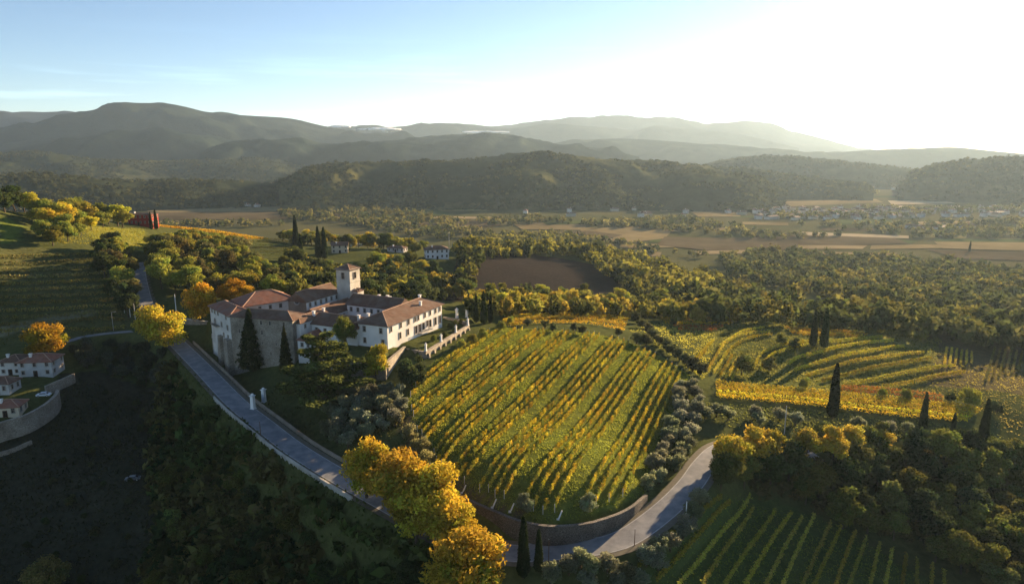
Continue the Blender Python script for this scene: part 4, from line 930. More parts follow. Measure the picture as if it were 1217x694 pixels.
# east wing with the long lit facade
B = Building('abbey_wing', 'long white east wing of the abbey with hipped tile roof above the terrace garden', (*ab(0, 0), 71))
c = rect(0, 37, -12, 0)
east = [(x, 79.9, 1.0, 1.7) for x in (2.2, 8.2, 13.2, 17.6, 19.8, 24.4, 28.2, 32.2, 35.4)]+[(x, 76.4, 1.15, 2.2) for x in (7.6, 12.6, 26.0)]+[(x, 75.9, 1.5, 2.9) for x in (18.0, 20.6, 23.2, 28.0, 31.9, 35.3)]
south = [(x, 79.6, 1.1, 1.8) for x in (2.6, 9.4)]+[(x, 75.6, 1.1, 1.8) for x in (2.6, 10.0)]
B.block(c, 69, 82, {0: south, 1: east, 2: wrow(3, 12, 79.5, 1, 1.7), 3: wrow(8, 37, 79.3, 1.0, 1.6)})
rc = [c[1], c[2], c[3], c[0]]
B.roof(rc, 82, 2.7, .9, chimneys=((.70, .22, 1.3), (.86, .55, 1.0), (.12, .9, 1.2)))
m = MB(); p = ab(23, .9)
m.box(B.rel((*p, 74.2)), (1.8, 7.5, .25), -AZ); [m.box(B.rel((*ab(23+dy, 1.7), 74.8)), (.08, .12, 1.0), -AZ) for dy in np.arange(-3.6, 3.7, .9)]; m.box(B.rel((*ab(23, 1.7), 75.35)), (.14, 7.5, .1), -AZ)
B.part('balcony', m, 'stone_pale'); B.done()
# north cloister wing
B = Building('abbey_wing', 'white cloister wing of the abbey joining the bell tower to the east wing', (*ab(24, -23), 73))
c = rect(24, 34, -35, -12.05)
B.block(c, 70, 81.3, {0: wrow(7, 23, 79.2, 1.0, 1.6)+wrow(6, 23, 75.4, 1.6, 2.4), 2: wrow(6, 23, 79, 1, 1.6)})
B.roof(c, 81.3, 2.9, .6, hip=(False, False), chimneys=((.45, .7, 1.0), (.62, .7, 1.1), (.66, .72, .8))); B.done()
# south cloister wing
B = Building('abbey_wing', 'low white south wing of the abbey behind the round green tree', (*ab(1, -20), 73))
c = rect(-1, 9, -31.5, -12.05)
B.block(c, 69, 79.8, {0: wrow(5, 19.4, 77.3, 1.0, 1.7, 2.2, 2.2)+[(14.5, 73.6, 1.3, 2.4)], 2: wrow(5, 19, 77.3, 1, 1.6)})
B.roof(c, 79.8, 2.7, .6, hip=(False, False), chimneys=((.93, .35, 1.6),)); B.done()
# cloister west range leaning on the church
B = Building('abbey_wing', 'low cloister range of the abbey leaning against the church nave', (*ab(15, -40), 73))
c = rect(9.05, 31, -45.4, -35.05)
B.block(c, 70, 79.0, {1: wrow(6, 22, 76.8, 1.0, 1.6)}); B.roof([c[1], c[2], c[3], c[0]], 79.0, 2.6, .4, hip=(False, False)); B.done()
# church
B = Building('church', 'long gabled church nave with round rose window in its stone front', (*ab(22, -50), 73), 'church')
c = rect(13, 33, -54.5, -45.5)
B.facade(c[1], c[2], 70, 83.4, wrow(6, 20, 81.6, .9, 1.5)); B.facade(c[2], c[3], 70, 83.4); B.facade(c[3], c[0], 70, 83.4, wrow(6, 20, 81.6, .9, 1.5))
B.facade(c[0], c[1], 70, 83.4, [], 'stone_warm')
B.roof([c[1], c[2], c[3], c[0]], 83.4, 3.2, .5, hip=(False, False))
B.roofs = []
for pa, pb, mt in ((c[0], c[1], 'stone_warm'), (c[2], c[3], 'plaster')):
    mm = (pa+pb)/2; B.walls.setdefault(mt, MB()).face([B.rel((*pa, 83.4)), B.rel((*pb, 83.4)), B.rel((*mm, 86.55))])
ctr = (c[0]+c[1])/2-E1*.06
def disc(mb, r0, r1, z, dep, seg=20):
    for k in range(seg):
        t0, t1 = 2*math.pi*k/seg, 2*math.pi*(k+1)/seg
        q = lambda r, t, o: B.rel((*(ctr+E2*r*math.cos(t)-E1*o), z+r*math.sin(t)))
        mb.face([q(r0, t0, dep), q(r0, t1, dep), q(r1, t1, dep), q(r1, t0, dep)]); mb.face([q(r1, t0, dep), q(r1, t1, dep), q(r1, t1, 0), q(r1, t0, 0)])
m = MB(); disc(m, 1.05, 1.5, 83.0, .18); rw = B.part('rose_window', m, 'stone_pale')
m = MB(); disc(m, 0.0, 1.05, 83.0, .03); link('pane', m.mesh('pane', M['glass']), rw)
m = MB()
for k in range(4):
    t = math.pi*k/4; q = lambda r, w, o: B.rel((*(ctr+E2*(r*math.cos(t)-w*math.sin(t))-E1*o), 83.0+r*math.sin(t)+w*math.cos(t)))
    m.face([q(-1.05, -.05, .1), q(1.05, -.05, .1), q(1.05, .05, .1), q(-1.05, .05, .1)])
link('tracery', m.mesh('tracery', M['stone_pale']), rw); B.done()
# bell tower
B = Building('bell_tower', 'square pale stone bell tower with low pyramid roof and arched openings', (*ab(34.7, -42), 73), 'tower')
c = rect(31.4, 38.0, -45.3, -38.7)
bell = [(3.3, 90.4, 1.5, 2.5)]
B.block(c, 70, 93.2, {0: bell, 1: bell, 2: bell, 3: bell}, 'stone_pale')
B.roof(c, 93.2, 1.7, .5)
m = MB()
for za, ex, hh in ((87.8, .16, .28), (93.0, .25, .3)):
    m.box(B.rel((*ab(34.7, -42), za)), (6.6+2*ex, 6.6+2*ex, hh), -AZ)
B.part('cornice', m, 'stone_pale')
B.block(rect(33, 37, -38.65, -36.4), 70, 84.2, None, 'stone_pale'); B.roof(rect(33, 37, -38.6, -36.4), 84.2, .9, .25)
B.done()
# western fortress
def quad(p, q, depth):
    p, q = np.array(p, float), np.array(q, float); d = (q-p)/np.linalg.norm(q-p); n = np.array([-d[1], d[0]]); return [p, q, q+n*depth, p+n*depth]
B = Building('abbey_wing', 'tall rough stone south-west wing of the abbey with a sheer wall above the slope', (*((CW1+CW2)/2), 66))
c = quad(CW1, CW2, 9.0)
sw = [(x, 80.6, .9, 1.4) for x in (8.5, 12.5, 16.0, 21.5)]+[(x, 77.0, .8, 1.5) for x in (3.5, 12.6, 20.6)]+[(x, 73.2, .6, 1.0) for x in (6.0, 12.4, 18.0, 22.5)]+[(15.6, 69.5, .6, 1.2)]
B.block(c, 57.5, 82.4, {0: sw, 1: wrow(2, 9, 80.2, 1.0, 1.5), 2: wrow(5, 24, 80.4, 1, 1.5)}, 'stone')
B.roof(c, 82.4, 1.9, .6, hip=(True, True), mat='tile'); B.done()
B = Building('abbey_wing', 'weathered west front of the abbey with a balcony and steep corner buttress over the road', (*((CW1+CWL)/2), 66))
c = quad(CWL, CW1+np.array([.35, -.4])*0+(CWL-CW1)/21.5*.05, 8.5)
ww = [(x, 81.0, 1.0, 1.5) for x in (2.5, 5.5, 9.0, 17.5)]+[(x, 77.3, 1.1, 1.7) for x in (5.0, 12.0, 18.2)]+[(x, 73.6, 1.0, 1.6) for x in (13.5, 18.0)]+[(18.4, 69.0, .6, .9)]
B.block(c, 57.5, 82.42, {0: ww, 2: wrow(4, 20, 80.4, 1, 1.5), 3: wrow(2, 8.5, 80.4, 1, 1.5)}, 'plaster_old')
B.roof(c, 82.42, 2.0, .6, mat='tile_red')
dW = (CW1-CWL)/np.linalg.norm(CW1-CWL); nW = np.array([dW[1], -dW[0]])
m = MB(); q = CWL+dW*7+nW*.8; m.box(B.rel((*q, 76.2)), (6.0, 1.5, .25), math.atan2(dW[1], dW[0]))
q2 = CWL+dW*7+nW*1.5; m.box(B.rel((*q2, 77.1)), (6.0, .1, .1), math.atan2(dW[1], dW[0]))
for t in np.arange(4.1, 10.0, .8): m.box(B.rel((*(CWL+dW*t+nW*1.5), 76.7)), (.1, .1, .9), math.atan2(dW[1], dW[0]))
B.part('balcony', m, 'stone')
m = MB(); q = CW1-dW*1.9+nW*.5
m.box(B.rel((*q, 65.0)), (4.6, 3.4, 17), math.atan2(dW[1], dW[0]), .72); B.part('buttress', m, 'stone')
m = MB(); q = CWL+dW*11+nW*.4; m.box(B.rel((*q, 67.0)), (3.2, 2.4, 12), math.atan2(dW[1], dW[0]), .7); B.part('buttress', m, 'stone')
B.done()
B = Building('abbey_wing', 'rear west wing of the abbey with sunlit red tile roof beside the amber tree', (-98, 257, 73))
c = quad((-106.5, 258.6), (-99.0, 246.9), 0); c = [np.array(p) for p in ((-108.0, 257.5), (-99.5, 246.5), (-84.5, 259.8), (-93.0, 270.8))]
B.block(c, 69, 83.4, {0: wrow(3, 14, 81.4, 1, 1.5), 1: wrow(5, 20, 81.4, 1, 1.5)}, 'plaster_old')
B.roof([c[1], c[2], c[3], c[0]], 83.4, 3.3, .6, mat='tile_red'); B.done()
B = Building('abbey_wing', 'white gabled wing of the abbey between the stone front and the cloister', (*ab(-3, -36), 72))
c = [CW2+np.array([.06, .5]), ab(-5.5, -31.6), ab(9.0, -31.56), ab(9.0, -41)]
c = [ab(-6.6, -37.2), ab(-6.6, -31.7), ab(8.9, -31.7), ab(8.9, -37.2)]
B.block(c, 62, 81.0, {1: [(2.5, 79.2, .8, 1.3), (7, 78.4, .8, 1.3)]}); B.roof([c[1], c[2], c[3], c[0]], 81.0, 1.4, .45, hip=(True, False), chimneys=((.55, .18, 1.6), (.95, .3, 1.0))); B.done()
B = Building('annex', 'small low annex with dark red roof tucked against the white abbey wall', (*ab(-5, -27), 70))
c = rect(-8.5, -1.05, -31.6, -25)
B.block(c, 66, 75.6, {0: wrow(2, 6.6, 73.8, 1, 1.3), 1: wrow(2, 7, 73.8, 1, 1.3)}); B.roof([c[1], c[2], c[3], c[0]], 75.6, 2.2, .4, mat='tile_red', hip=(True, False)); B.done()

# ------------------------------------------------------------------ other houses
def house(px, py, L, Wd, h, az, label, wall='plaster', roof='tile', rise=1.7, name='house', wins=True, storeys=2, chim=1, hip=True, group=None, sink=2.5):
    p = ground(px, py); a = math.radians(az); u = np.array([math.cos(a), math.sin(a)]); v = np.array([-u[1], u[0]]); o = p[:2]
    c = [o-u*L/2, o+u*L/2, o+u*L/2+v*Wd, o-u*L/2+v*Wd]; z = p[2]; B = Building(name, label, (o[0], o[1], z), 'house', group)
    wz = []
    if wins:
        for s_ in range(storeys):
            zz = z+h*(s_+.58)/storeys; hh = min(1.6, h/storeys*.48)
            wz.append((zz, hh))
    W = {i: [q for zz, hh in wz for q in wrow(max(2, int(l/3.2)), l, zz, 1.0, hh, 1.6, 1.6)] for i, l in ((0, L), (1, Wd), (3, Wd))}
    if wins: W[0] = [w for w in W[0] if not (abs(w[0]-L*.5) < 1.2 and w[1] < z+h/storeys)]+[(L*.5, z+1.1, 1.1, 2.1, 'wood')]
    B.block(c, z-sink, z+h, W, wall); B.roof(c, z+h, rise, .5, roof, hip=(hip, hip), chimneys=((.3, .3, 1.0),)*chim); B.done(wall); return B
house(43, 448, 11.5, 9, 5.8, 8, 'grey farmhouse with red tile roof below the golden tree', 'plaster_grey', 'tile_red', 1.9)
house(13, 446, 8, 8, 5.3, 4, 'pale weathered farmhouse adjoining the red-roofed one', 'plaster_old', 'tile', 1.6)
house(-2, 470, 8, 6, 4.5, 0, 'weathered end of a house on the farm terrace', 'plaster_grey', 'tile', 1.5, storeys=1)
house(7, 497, 8, 6.5, 3.6, 12, 'small cream outbuilding with dark red roof on the walled farm terrace', 'plaster_cream', 'tile_red', 1.5, storeys=1)
house(165, 268, 20, 9, 8.0, -4, 'red house with dark flat-looking roof on the hill behind the vines', 'plaster_red', 'tile', .8, storeys=2)
house(184, 267, 8, 8, 5.5, -4, 'small orange annex of the red house beside the slim cypresses', 'plaster_red', 'tile', .8, storeys=1)
house(404, 301, 12, 9, 6.0, 12, 'cream gabled house beside the pair of cypresses', 'plaster_cream', 'tile', 2.0, hip=False)
house(432, 291, 26, 9, 6.0, -6, 'long cream house among the trees of the hamlet', 'plaster_cream', 'tile', 1.8)
house(470, 300, 14, 7, 3.6, -18, 'low outbuilding below the long cream house', 'plaster_grey', 'tile', 1.2, storeys=1)
house(520, 308, 17, 10, 7.2, 14, 'white house with many windows at the edge of the ploughed field', 'plaster', 'tile', 2.1)
house(583, 300, 8, 7, 3.5, 10, 'tiny grey shed at the corner of the ploughed field', 'plaster_grey', 'tile', 1.0, storeys=1, wins=False)
# village on the plain: three kinds, copied
def village_proto(L, Wd, h, wall, roof, hip):
    u = np.array([1.0, 0]); c = [np.array(p, float) for p in ((-L/2, -Wd/2), (L/2, -Wd/2), (L/2, Wd/2), (-L/2, Wd/2))]
    B = Building('village_house', 'pale house of the village spread across the plain', (0, 0, 0), 'house', 'village houses on the plain')
    W = {i: wrow(max(2, int(l/4)), l, h*.72, 1.3, 1.5)+wrow(max(2, int(l/4)), l, h*.28, 1.3, 1.6) for i, l in ((0, L), (1, Wd))}
    B.block(c, -.3, h, W, wall); B.roof(c, h, 2.2, .6, roof, hip=(hip, hip), chimneys=((.3, .3, 1.0),)); B.done(wall); return B.o
protos = [village_proto(14, 10, 7, 'plaster_old', 'tile_red', True), village_proto(20, 10, 6, 'plaster_cream', 'tile', False), village_proto(11, 10, 8, 'plaster_old', 'tile', True), village_proto(30, 14, 6, 'plaster_grey', 'tile', False)]
fresh = [True]*len(protos)
def place_copy(src, loc, rz):
    k = protos.index(src)
    if fresh[k]: fresh[k] = False; o = src
    else:
        o = src.copy(); COL.objects.link(o)
        for ch in src.children:
            if ch.name.startswith('window'): continue
            q = ch.copy(); COL.objects.link(q); q.parent = o
            for g in ch.children:
                r = g.copy(); COL.objects.link(r); r.parent = q
    o.location = loc; o.rotation_euler = (0, 0, rz)
taken = []
def village(n, x0, x1, f_lo, f_hi, seed, pk=(0, 0, 1, 1, 2, 2, 3)):
    rs = random.Random(seed); made = 0; t = 0
    while made < n and t < n*40:
        t += 1; px = rs.uniform(x0, x1); py = rs.uniform(f_lo(px), f_hi(px)); p = up(px, py, 0.2)
        if any((p[0]-q[0])**2+(p[1]-q[1])**2 < 24**2 for q in taken): continue
        taken.append(p); made += 1; place_copy(protos[rs.choice(pk)], (p[0], p[1], .2), math.radians(rs.choice((0, 12, 90, 100, 35))+rs.uniform(-8, 8)))
village(80, 895, 1110, lambda x: 247+(abs(x-1000)*.02), lambda x: 263-(abs(x-990)*.03), 3)
village(22, 700, 890, lambda x: 236, lambda x: 262, 4); village(26, 1120, 1225, lambda x: 248, lambda x: 258, 5); village(14, 880, 1217, lambda x: 224, lambda x: 243, 6); village(6, 150, 420, lambda x: 243, lambda x: 252, 7)
village(4, 1080, 1160, lambda x: 271, lambda x: 276, 8, (3,)); village(6, 480, 690, lambda x: 238, lambda x: 258, 9)

# ------------------------------------------------------------------ walls, posts and small things
def wall_along(name, label, pts, width, mat, cat='wall', step=1.5, cope=None, smooth=True):
    """pts = (x, y, z bottom, z top); thick wall following the line, one mesh plus its coping"""
    P = smooth_line(pts, step) if smooth else np.array(pts, float); a = P[0]; o = link(name, None, None, (a[0], a[1], a[2])); tag(o, label, cat)
    T = np.gradient(P[:, :2], axis=0); T /= np.linalg.norm(T, axis=1)[:, None]; N = np.stack([T[:, 1], -T[:, 0]], 1)*width/2
    def ribbon(lo, hi, k):
        V = np.stack([np.column_stack([P[:, :2]-N*k, lo]), np.column_stack([P[:, :2]+N*k, lo]), np.column_stack([P[:, :2]+N*k, hi]), np.column_stack([P[:, :2]-N*k, hi])], 1).reshape(-1, 3)-np.array(a[:3])
        n = len(P); Q = []
        for i in range(n-1):
            b = i*4
            for j in range(4): Q.append((b+j, b+(j+1) % 4, b+4+(j+1) % 4, b+4+j))
        Q += [(0, 1, 2, 3), ((n-1)*4+3, (n-1)*4+2, (n-1)*4+1, (n-1)*4)]
        return V, Q
    jit = (rng.random(len(P))-.5)*.10
    V, Q = ribbon(P[:, 2], P[:, 3]+jit, 1.0); link('wall_body', mesh_py('wall_body', V, Q, M[mat]), o)
    if cope:
        V, Q = ribbon(P[:, 3]+jit-.02, P[:, 3]+jit+.16, 1.25); link('coping', mesh_py('coping', V, Q, M[cope]), o)
    return o, P
# dry stone wall between the vineyard and the road bend
VW = [(522,572,62.4),(545,588,62.6),(580,604,62.8),(615,618,62.8),(650,625,62.9),(690,623,62.6),(720,616,62.2),(748,604,61.7),(768,588,61.2)]
pts = []
for a, b, z in VW:
    q = up(a, b, z); pts.append((q[0], q[1], z-5.2, z+.15))
wall_along('stone_wall', 'dark curved dry-stone wall holding the vineyard above the road bend', pts, .8, 'stone_dark')
# garden walls of the abbey
def gw(P, zt, zb): return [(p[0], p[1], zb if not hasattr(zb, '__len__') else zb[i], zt) for i, p in enumerate(P)]
wall_along('garden_wall', 'grey stone wall under the south side of the abbey garden', gw([ab(-8, -26), G1, (G1+G2)/2, G2], 72.9, 64), .8, 'stone', cope='stone', smooth=False)
wall_along('garden_wall', 'short sunlit garden wall turning the corner beside the round dark tree', gw([G2, (G2+G3)/2, G3], 72.9, 64), .8, 'stone', cope='stone', smooth=False)
wall_along('garden_wall', 'little link of garden wall behind the round dark tree', gw([G3, G4], 72.4, 64), .7, 'stone', cope='stone', smooth=False)
wo, _ = wall_along('garden_wall', 'long retaining wall with a row of buttresses above the vines', gw([G4, G4*.66+G5*.34, G4*.33+G5*.67, G5], 72.4, 64), .8, 'stone', cope='stone', smooth=False)
gd = (G5-G4)/np.linalg.norm(G5-G4); gn = np.array([gd[1], -gd[0]]); gl = np.linalg.norm(G5-G4); ga = math.atan2(gd[1], gd[0])
for k in range(9):
    q = G4+gd*(1.5+(gl-3)*k/8)+gn*.9; m = MB(); bz = wo.location.z; n0 = len(m.V)
    for w_, o0, o1, z in ((.55, -.5, 1.1, 65.0), (.45, -.5, .1, 71.6)):
        for sx, oy in ((-w_, o0), (w_, o0), (w_, o1), (-w_, o1)):
            pp = q+gd*sx+gn*oy; m.V.append((pp[0]-wo.location.x, pp[1]-wo.location.y, z-bz))
    for f in ((0,3,2,1),(4,5,6,7),(0,1,5,4),(1,2,6,5),(2,3,7,6),(3,0,4,7)): m.F.append([n0+i for i in f])
    link('buttress', m.mesh('buttress', M['stone']), wo)
wall_along('garden_wall', 'far end wall of the abbey terrace garden with pale pillars', gw([G5, G5+np.array([-4, 6.5]), G5+np.array([-11, 11])], 72.9, 66), .6, 'stone', cope='stone', smooth=False)
# pillars with ball tops on the terrace
def pillar(p, z, h, label, w=.7, group=None):
    o = link('stone_pillar', None, None, (p[0], p[1], z)); tag(o, label, 'pillar', group)
    m = MB(); m.box((0, 0, .15), (w*1.3, w*1.3, .3), ga); m.box((0, 0, h/2), (w, w, h), ga, .9); link('shaft', m.mesh('shaft', M['white']), o)
    m = MB(); m.box((0, 0, h+.1), (w*1.35, w*1.35, .2), ga); m.tube([(0, 0, h+.2), (0, 0, h+.4), (0, 0, h+.65), (0, 0, h+.85)], [w*.2, w*.42, w*.42, w*.1], 8); link('cap', m.mesh('cap', M['white']), o)
for k, t in enumerate((.02, .34, .68, .98)):
    q = G4+(G5-G4)*t; pillar(q, 72.5, 2.2, 'pale stone pillar standing on the buttressed terrace wall', .6, 'pillars on the buttressed wall')
for px, py in ((543,378),(555,377)):
    q = ground(px, py); pillar(q, q[2], 3.4, 'tall pale gate pillar at the end of the terrace garden', .9, 'gate pillars of the terrace garden')
for px, py, in ((301,486),(314,478)):
    q = ground(px, py); pillar(q, q[2], 4.2, 'tall white gate pillar beside the road below the abbey', 1.1, 'white roadside gate pillars')
# roadside parapet on the valley side
Tn = np.gradient(road_c[:, :2], axis=0); Tn /= np.linalg.norm(Tn, axis=1)[:, None]; Rn = np.stack([Tn[:, 1], -Tn[:, 0]], 1)
k0 = int(np.argmin(np.hypot(*(road_c[:, :2]-up(262, 470, 63)).T))); k1 = int(np.argmin(np.hypot(*(road_c[:, :2]-up(450, 592, 59.3)).T)))
seg = slice(k0, k1, 3); W_ = road_c[seg, :2]+Rn[seg]*4.3
wall_along('parapet', 'low white stone parapet along the valley side of the road', [(p[0], p[1], z-2.0, z+.55) for p, z in zip(W_, road_c[seg, 2])], .45, 'stone_pale', 'parapet')
k2 = int(np.argmin(np.hypot(*(road_c[:, :2]-up(212, 410, 64.6)).T)))
seg = slice(k2, k1+6, 3); W_ = road_c[seg, :2]-Rn[seg]*5.2
wall_along('bank_wall', 'low mossy kerb wall on the uphill side of the road', [(p[0], p[1], z-1.0, z+.75) for p, z in zip(W_, road_c[seg, 2])], .5, 'stone_warm')
q0, q1, q2 = up(212, 383, 67), up(236, 387, 67), up(252, 391, 67)
wall_along('stone_wall', 'stone forecourt wall running from the fork to the west front of the abbey', [(*q0, 62, 69.0), (*q1, 62, 69.2), (*q2, 60, 69.4), (*CWL, 60, 69.6)], .6, 'stone', cope='stone_pale')
# farm terrace wall
pts = []
for a, b, z in [(-40,520,54),(0,505,55),(30,496,55.5),(55,482,56.3),(66,472,56.8),(69,466,57.2)]:
    q = up(a, b, z); pts.append((q[0], q[1], z-5.5, z+.7))
wall_along('stone_wall', 'high curved rubble wall round the farm terrace', pts, .9, 'stone', cope='stone')
pts = []
for a, b, z in [(54,462,58),(70,455,58.3),(84,449,58.6),(88,447,58.6)]:
    q = up(a, b, z); pts.append((q[0], q[1], z-2.5, z+1.0))
wall_along('stone_wall', 'low ruined wall stepping down behind the farm terrace', pts, .7, 'stone')
pts = []
for a, b in [(-20,545),(10,540),(38,528)]:
    q = ground(a, b); pts.append((q[0], q[1], q[2]-1, q[2]+1.1))
wall_along('stone_wall', 'broken dry-stone wall at the edge of the dark hollow', pts, .8, 'stone')
# poles
def pole(px, py, top, label, mat='metal', lamp=False, r=.11, cross=False):
    p = ground(px, py); d = ray(px, top); t = p[1]/d[1]; h = CZ+d[2]*t-p[2]
    o = link('street_lamp' if lamp else 'utility_pole', None, None, tuple(p)); tag(o, label, 'lamp' if lamp else 'pole')
    m = MB(); m.tube([(0, 0, -.8), (0, 0, h*.5), (0, 0, h)], [r, r*.85, r*.6], 8); link('post', m.mesh('post', M[mat]), o)
    m = MB()
    if lamp: m.tube([(0, 0, h-.1), (.6, 0, h+.15), (1.2, 0, h+.2)], [.06, .05, .05], 6); m.box((1.5, 0, h+.2), (.8, .3, .16)); link('lamp_head', m.mesh('lamp_head', M['metal']), o)
    elif cross: m.box((0, 0, h-.35), (1.6, .1, .12)); [m.tube([(x, 0, h-.3), (x, 0, h-.05)], [.05, .05], 6) for x in (-.7, 0, .7)]; link('crossarm', m.mesh('crossarm', M['wood']), o)
    else: m.tube([(0, 0, h-.02), (0, 0, h+.12)], [r*.9, r*.5], 8); link('cap', m.mesh('cap', M['metal']), o)
pole(135, 393, 371, 'slim street lamp on the side road near the golden tree', lamp=True)
pole(155, 377, 352, 'tall pale post at the fork by the upper lane', 'concrete', r=.16); pole(148, 372, 357, 'shorter pale post at the fork by the upper lane', 'concrete', r=.14); pole(161, 380, 361, 'third pale post at the fork, beside the asphalt', 'concrete', r=.14)
pole(210, 375, 350, 'white post with a small cap near the abbey forecourt', 'white', r=.22)
pole(932, 516, 482, 'grey utility pole in front of the bright yellow vineyard', 'concrete', cross=True, r=.16); pole(815, 618, 596, 'white post beside the sunlit stretch of road', 'white', r=.16)
pole(754, 649, 628, 'thin dark pole on the verge of the road bend', 'wood', r=.09); pole(652, 671, 641, 'thin brown pole next to the two roadside cypresses', 'wood', r=.09); pole(1060, 512, 500, 'grey utility pole above the wood', 'concrete', cross=True, r=.15)
pole(534, 300, 277, 'tall pale pole behind the white house by the ploughed field', 'concrete', r=.16)
pole(310, 520, 500, 'short wooden pole at the parapet of the road', 'wood', r=.12)
for px, py in [(533,579),(549,587),(585,603),(606,608),(663,617)]:
    p = ground(px, py); o = link('concrete_post', None, None, tuple(p)); tag(o, 'leaning white concrete post at the lower end of the vine rows', 'post', 'leaning posts below the vines')
    m = MB(); m.tube([(0, 0, -.4), (.9, .45, 1.7)], [.17, .15], 4); link('shaft', m.mesh('shaft', M['white']), o); m = MB(); m.box((0, 0, -.05), (.6, .6, .3)); link('footing', m.mesh('footing', M['concrete']), o)
# parked cars
def car(p, az, body_m, label):
    o = link('parked_car', None, None, tuple(p), az); tag(o, label, 'car')
    prof = [(-2.1, .35), (-2.1, .85), (-1.3, .95), (-.75, 1.42), (.85, 1.45), (1.55, .95), (2.1, .85), (2.15, .35)]
    m = MB(); n = len(prof)
    for s_ in (-1, 1):
        for x_, z_ in prof: m.V.append((x_, s_*(.85 if z_ < 1.2 else .68), z_))
    for i in range(n): j = (i+1) % n; m.F.append([i, j, n+j, n+i])
    m.F += [list(range(n))[::-1], list(range(n, 2*n))]; link('body', m.mesh('body', M[body_m]), o)
    m = MB()
    for s_ in (-1, 1):
        y_ = lambda z_: s_*(.87-.17*(z_-.95)/.5+.012); m.face([(-1.15, y_(1.0), 1.0), (1.35, y_(1.0), 1.0), (.8, y_(1.38), 1.38), (-.72, y_(1.38), 1.38)])
    m.face([(-1.33, -.7, 1.0), (-1.33, .7, 1.0), (-.83, .6, 1.4), (-.83, -.6, 1.4)]); m.face([(1.58, -.7, .98), (1.58, .7, .98), (.95, .6, 1.42), (.95, -.6, 1.42)])
    link('windows', m.mesh('windows', M['glass']), o)
    w = MB(); w.tube([(0, -.11, 0), (0, .11, 0)], [.33, .33], 14); wm = w.mesh('wheel', M['rubber'])
    r_ = MB(); r_.tube([(0, -.125, 0), (0, .125, 0)], [.18, .18], 10); rm = r_.mesh('rim', M['metal'])
    for x_ in (-1.35, 1.35):
        for y_ in (-.8, .8): q = link('wheel', wm, o, (x_, y_, .33)); link('rim', rm, q)
    l_ = MB(); l_.box((0, 0, 0), (.06, .3, .14)); lm_ = l_.mesh('headlight', M['white'])
    for y_ in (-.6, .6): link('headlight', lm_, o, (2.13, y_, .72))
car(ground(158, 571), math.radians(15), 'car_grey', 'old grey car left in the dark hollow below the road')
q = up(52, 470, 57.6); car((q[0], q[1], 57.4), math.radians(10), 'car_white', 'pale parked car on the walled farm terrace')
# undergrowth of the shaded slope, scrub along the walls
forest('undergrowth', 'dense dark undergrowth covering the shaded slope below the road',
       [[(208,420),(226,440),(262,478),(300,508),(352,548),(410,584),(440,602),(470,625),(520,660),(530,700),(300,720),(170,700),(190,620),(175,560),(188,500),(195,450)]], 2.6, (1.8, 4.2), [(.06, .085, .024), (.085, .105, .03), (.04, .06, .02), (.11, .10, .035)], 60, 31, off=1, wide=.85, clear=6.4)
forest('undergrowth', 'low scrub on the floor of the wood right of the road',
       [[(855,552),(870,540),(1000,530),(1260,545),(1260,690),(1190,690),(1090,648),(1000,615),(930,585),(880,580)]], 4.2, (1.8, 3.5), [(.06, .07, .025), (.09, .08, .03)], 50, 32, off=1, wide=.8, clear=5.0)

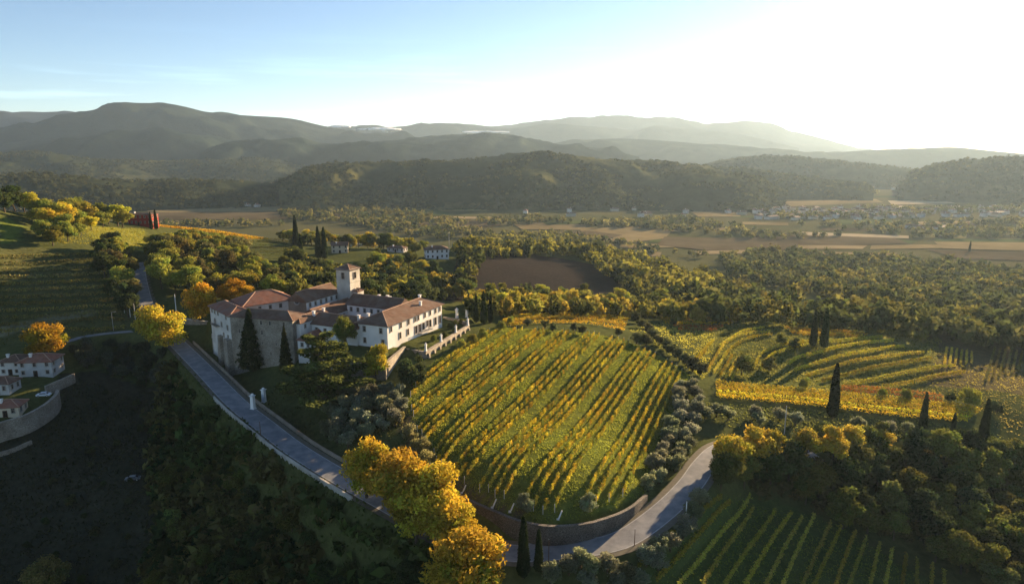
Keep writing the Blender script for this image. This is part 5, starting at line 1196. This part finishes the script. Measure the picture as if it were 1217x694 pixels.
# mist lying between the far hills
M['mist'] = mat_plain('white_mist', (.9, .9, .92), 1.0)
def mist(px, py, R, wpx, hpx, seed, label):
    c = at_range(px, py, R); k = R/F; n, m_ = 40, 10; V = []; u = np.array([c[1], -c[0]])/math.hypot(c[0], c[1]); w = np.array([c[0], c[1]])/math.hypot(c[0], c[1])
    for j in range(m_+1):
        f = math.pi*j/m_
        for i in range(n):
            t = 2*math.pi*i/n; q = .35+1.3*float(vnoise(np.array(i % n*.9), np.array(j*.9), seed, 3))
            p = c[:2]+u*math.cos(t)*math.sin(f)*wpx*k/2*q+w*math.sin(t)*math.sin(f)*wpx*k*.3*q; V.append((p[0]-c[0], p[1]-c[1], math.cos(f)*hpx*k/2*q))
    Q = [(j*n+i, j*n+(i+1) % n, (j+1)*n+(i+1) % n, (j+1)*n+i) for j in range(m_) for i in range(n)]
    stuff(link('mist_bank', mesh_np('mist_bank', np.array(V), Q, M['mist'], smooth=True), None, tuple(c)), label)
mist(452, 154.5, 8200, 46, 4.0, 1, 'bright bank of mist lying behind the blue mountain'); mist(578, 158, 8200, 60, 3.0, 2, 'long thin bank of mist between the far ridges'); mist(405, 151, 8600, 22, 2.0, 3, 'small shred of mist beside the mountain shoulder')

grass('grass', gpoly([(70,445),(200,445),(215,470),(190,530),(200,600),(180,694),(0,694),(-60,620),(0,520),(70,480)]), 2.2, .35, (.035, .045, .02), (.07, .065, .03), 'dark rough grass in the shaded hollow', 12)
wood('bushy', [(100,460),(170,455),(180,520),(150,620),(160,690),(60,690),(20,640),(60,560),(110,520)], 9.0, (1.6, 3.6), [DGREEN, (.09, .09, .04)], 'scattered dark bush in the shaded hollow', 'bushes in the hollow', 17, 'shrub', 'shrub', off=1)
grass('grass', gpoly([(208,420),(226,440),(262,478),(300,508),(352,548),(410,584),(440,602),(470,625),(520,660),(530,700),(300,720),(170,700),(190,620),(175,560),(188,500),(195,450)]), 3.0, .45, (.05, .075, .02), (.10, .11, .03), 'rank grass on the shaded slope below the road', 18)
grass('grass', gpoly([(300,478),(330,450),(400,455),(470,455),(485,500),(515,560),(500,575),(420,545),(350,510)]), 2.5, .25, (.08, .10, .03), (.13, .13, .04), 'shaded lawn and verge below the abbey', 19)

# ------------------------------------------------------------------ air
def haze():
    m = bpy.data.materials.new('haze'); m.use_nodes = True; n = m.node_tree.nodes; n.clear()
    o = n.new('ShaderNodeOutputMaterial'); v = n.new('ShaderNodeVolumePrincipled')
    v.inputs['Color'].default_value = (.56, .77, 1.0, 1); v.inputs['Density'].default_value = HAZE_DENSITY; v.inputs['Anisotropy'].default_value = 0.42
    m.node_tree.links.new(v.outputs[0], o.inputs['Volume'])
    mb = MB(); mb.box((0, 9000, 346), (40000, 22000, 708)); stuff(link('haze', mb.mesh('haze', m)), 'pale morning haze lying over the whole valley')
haze()
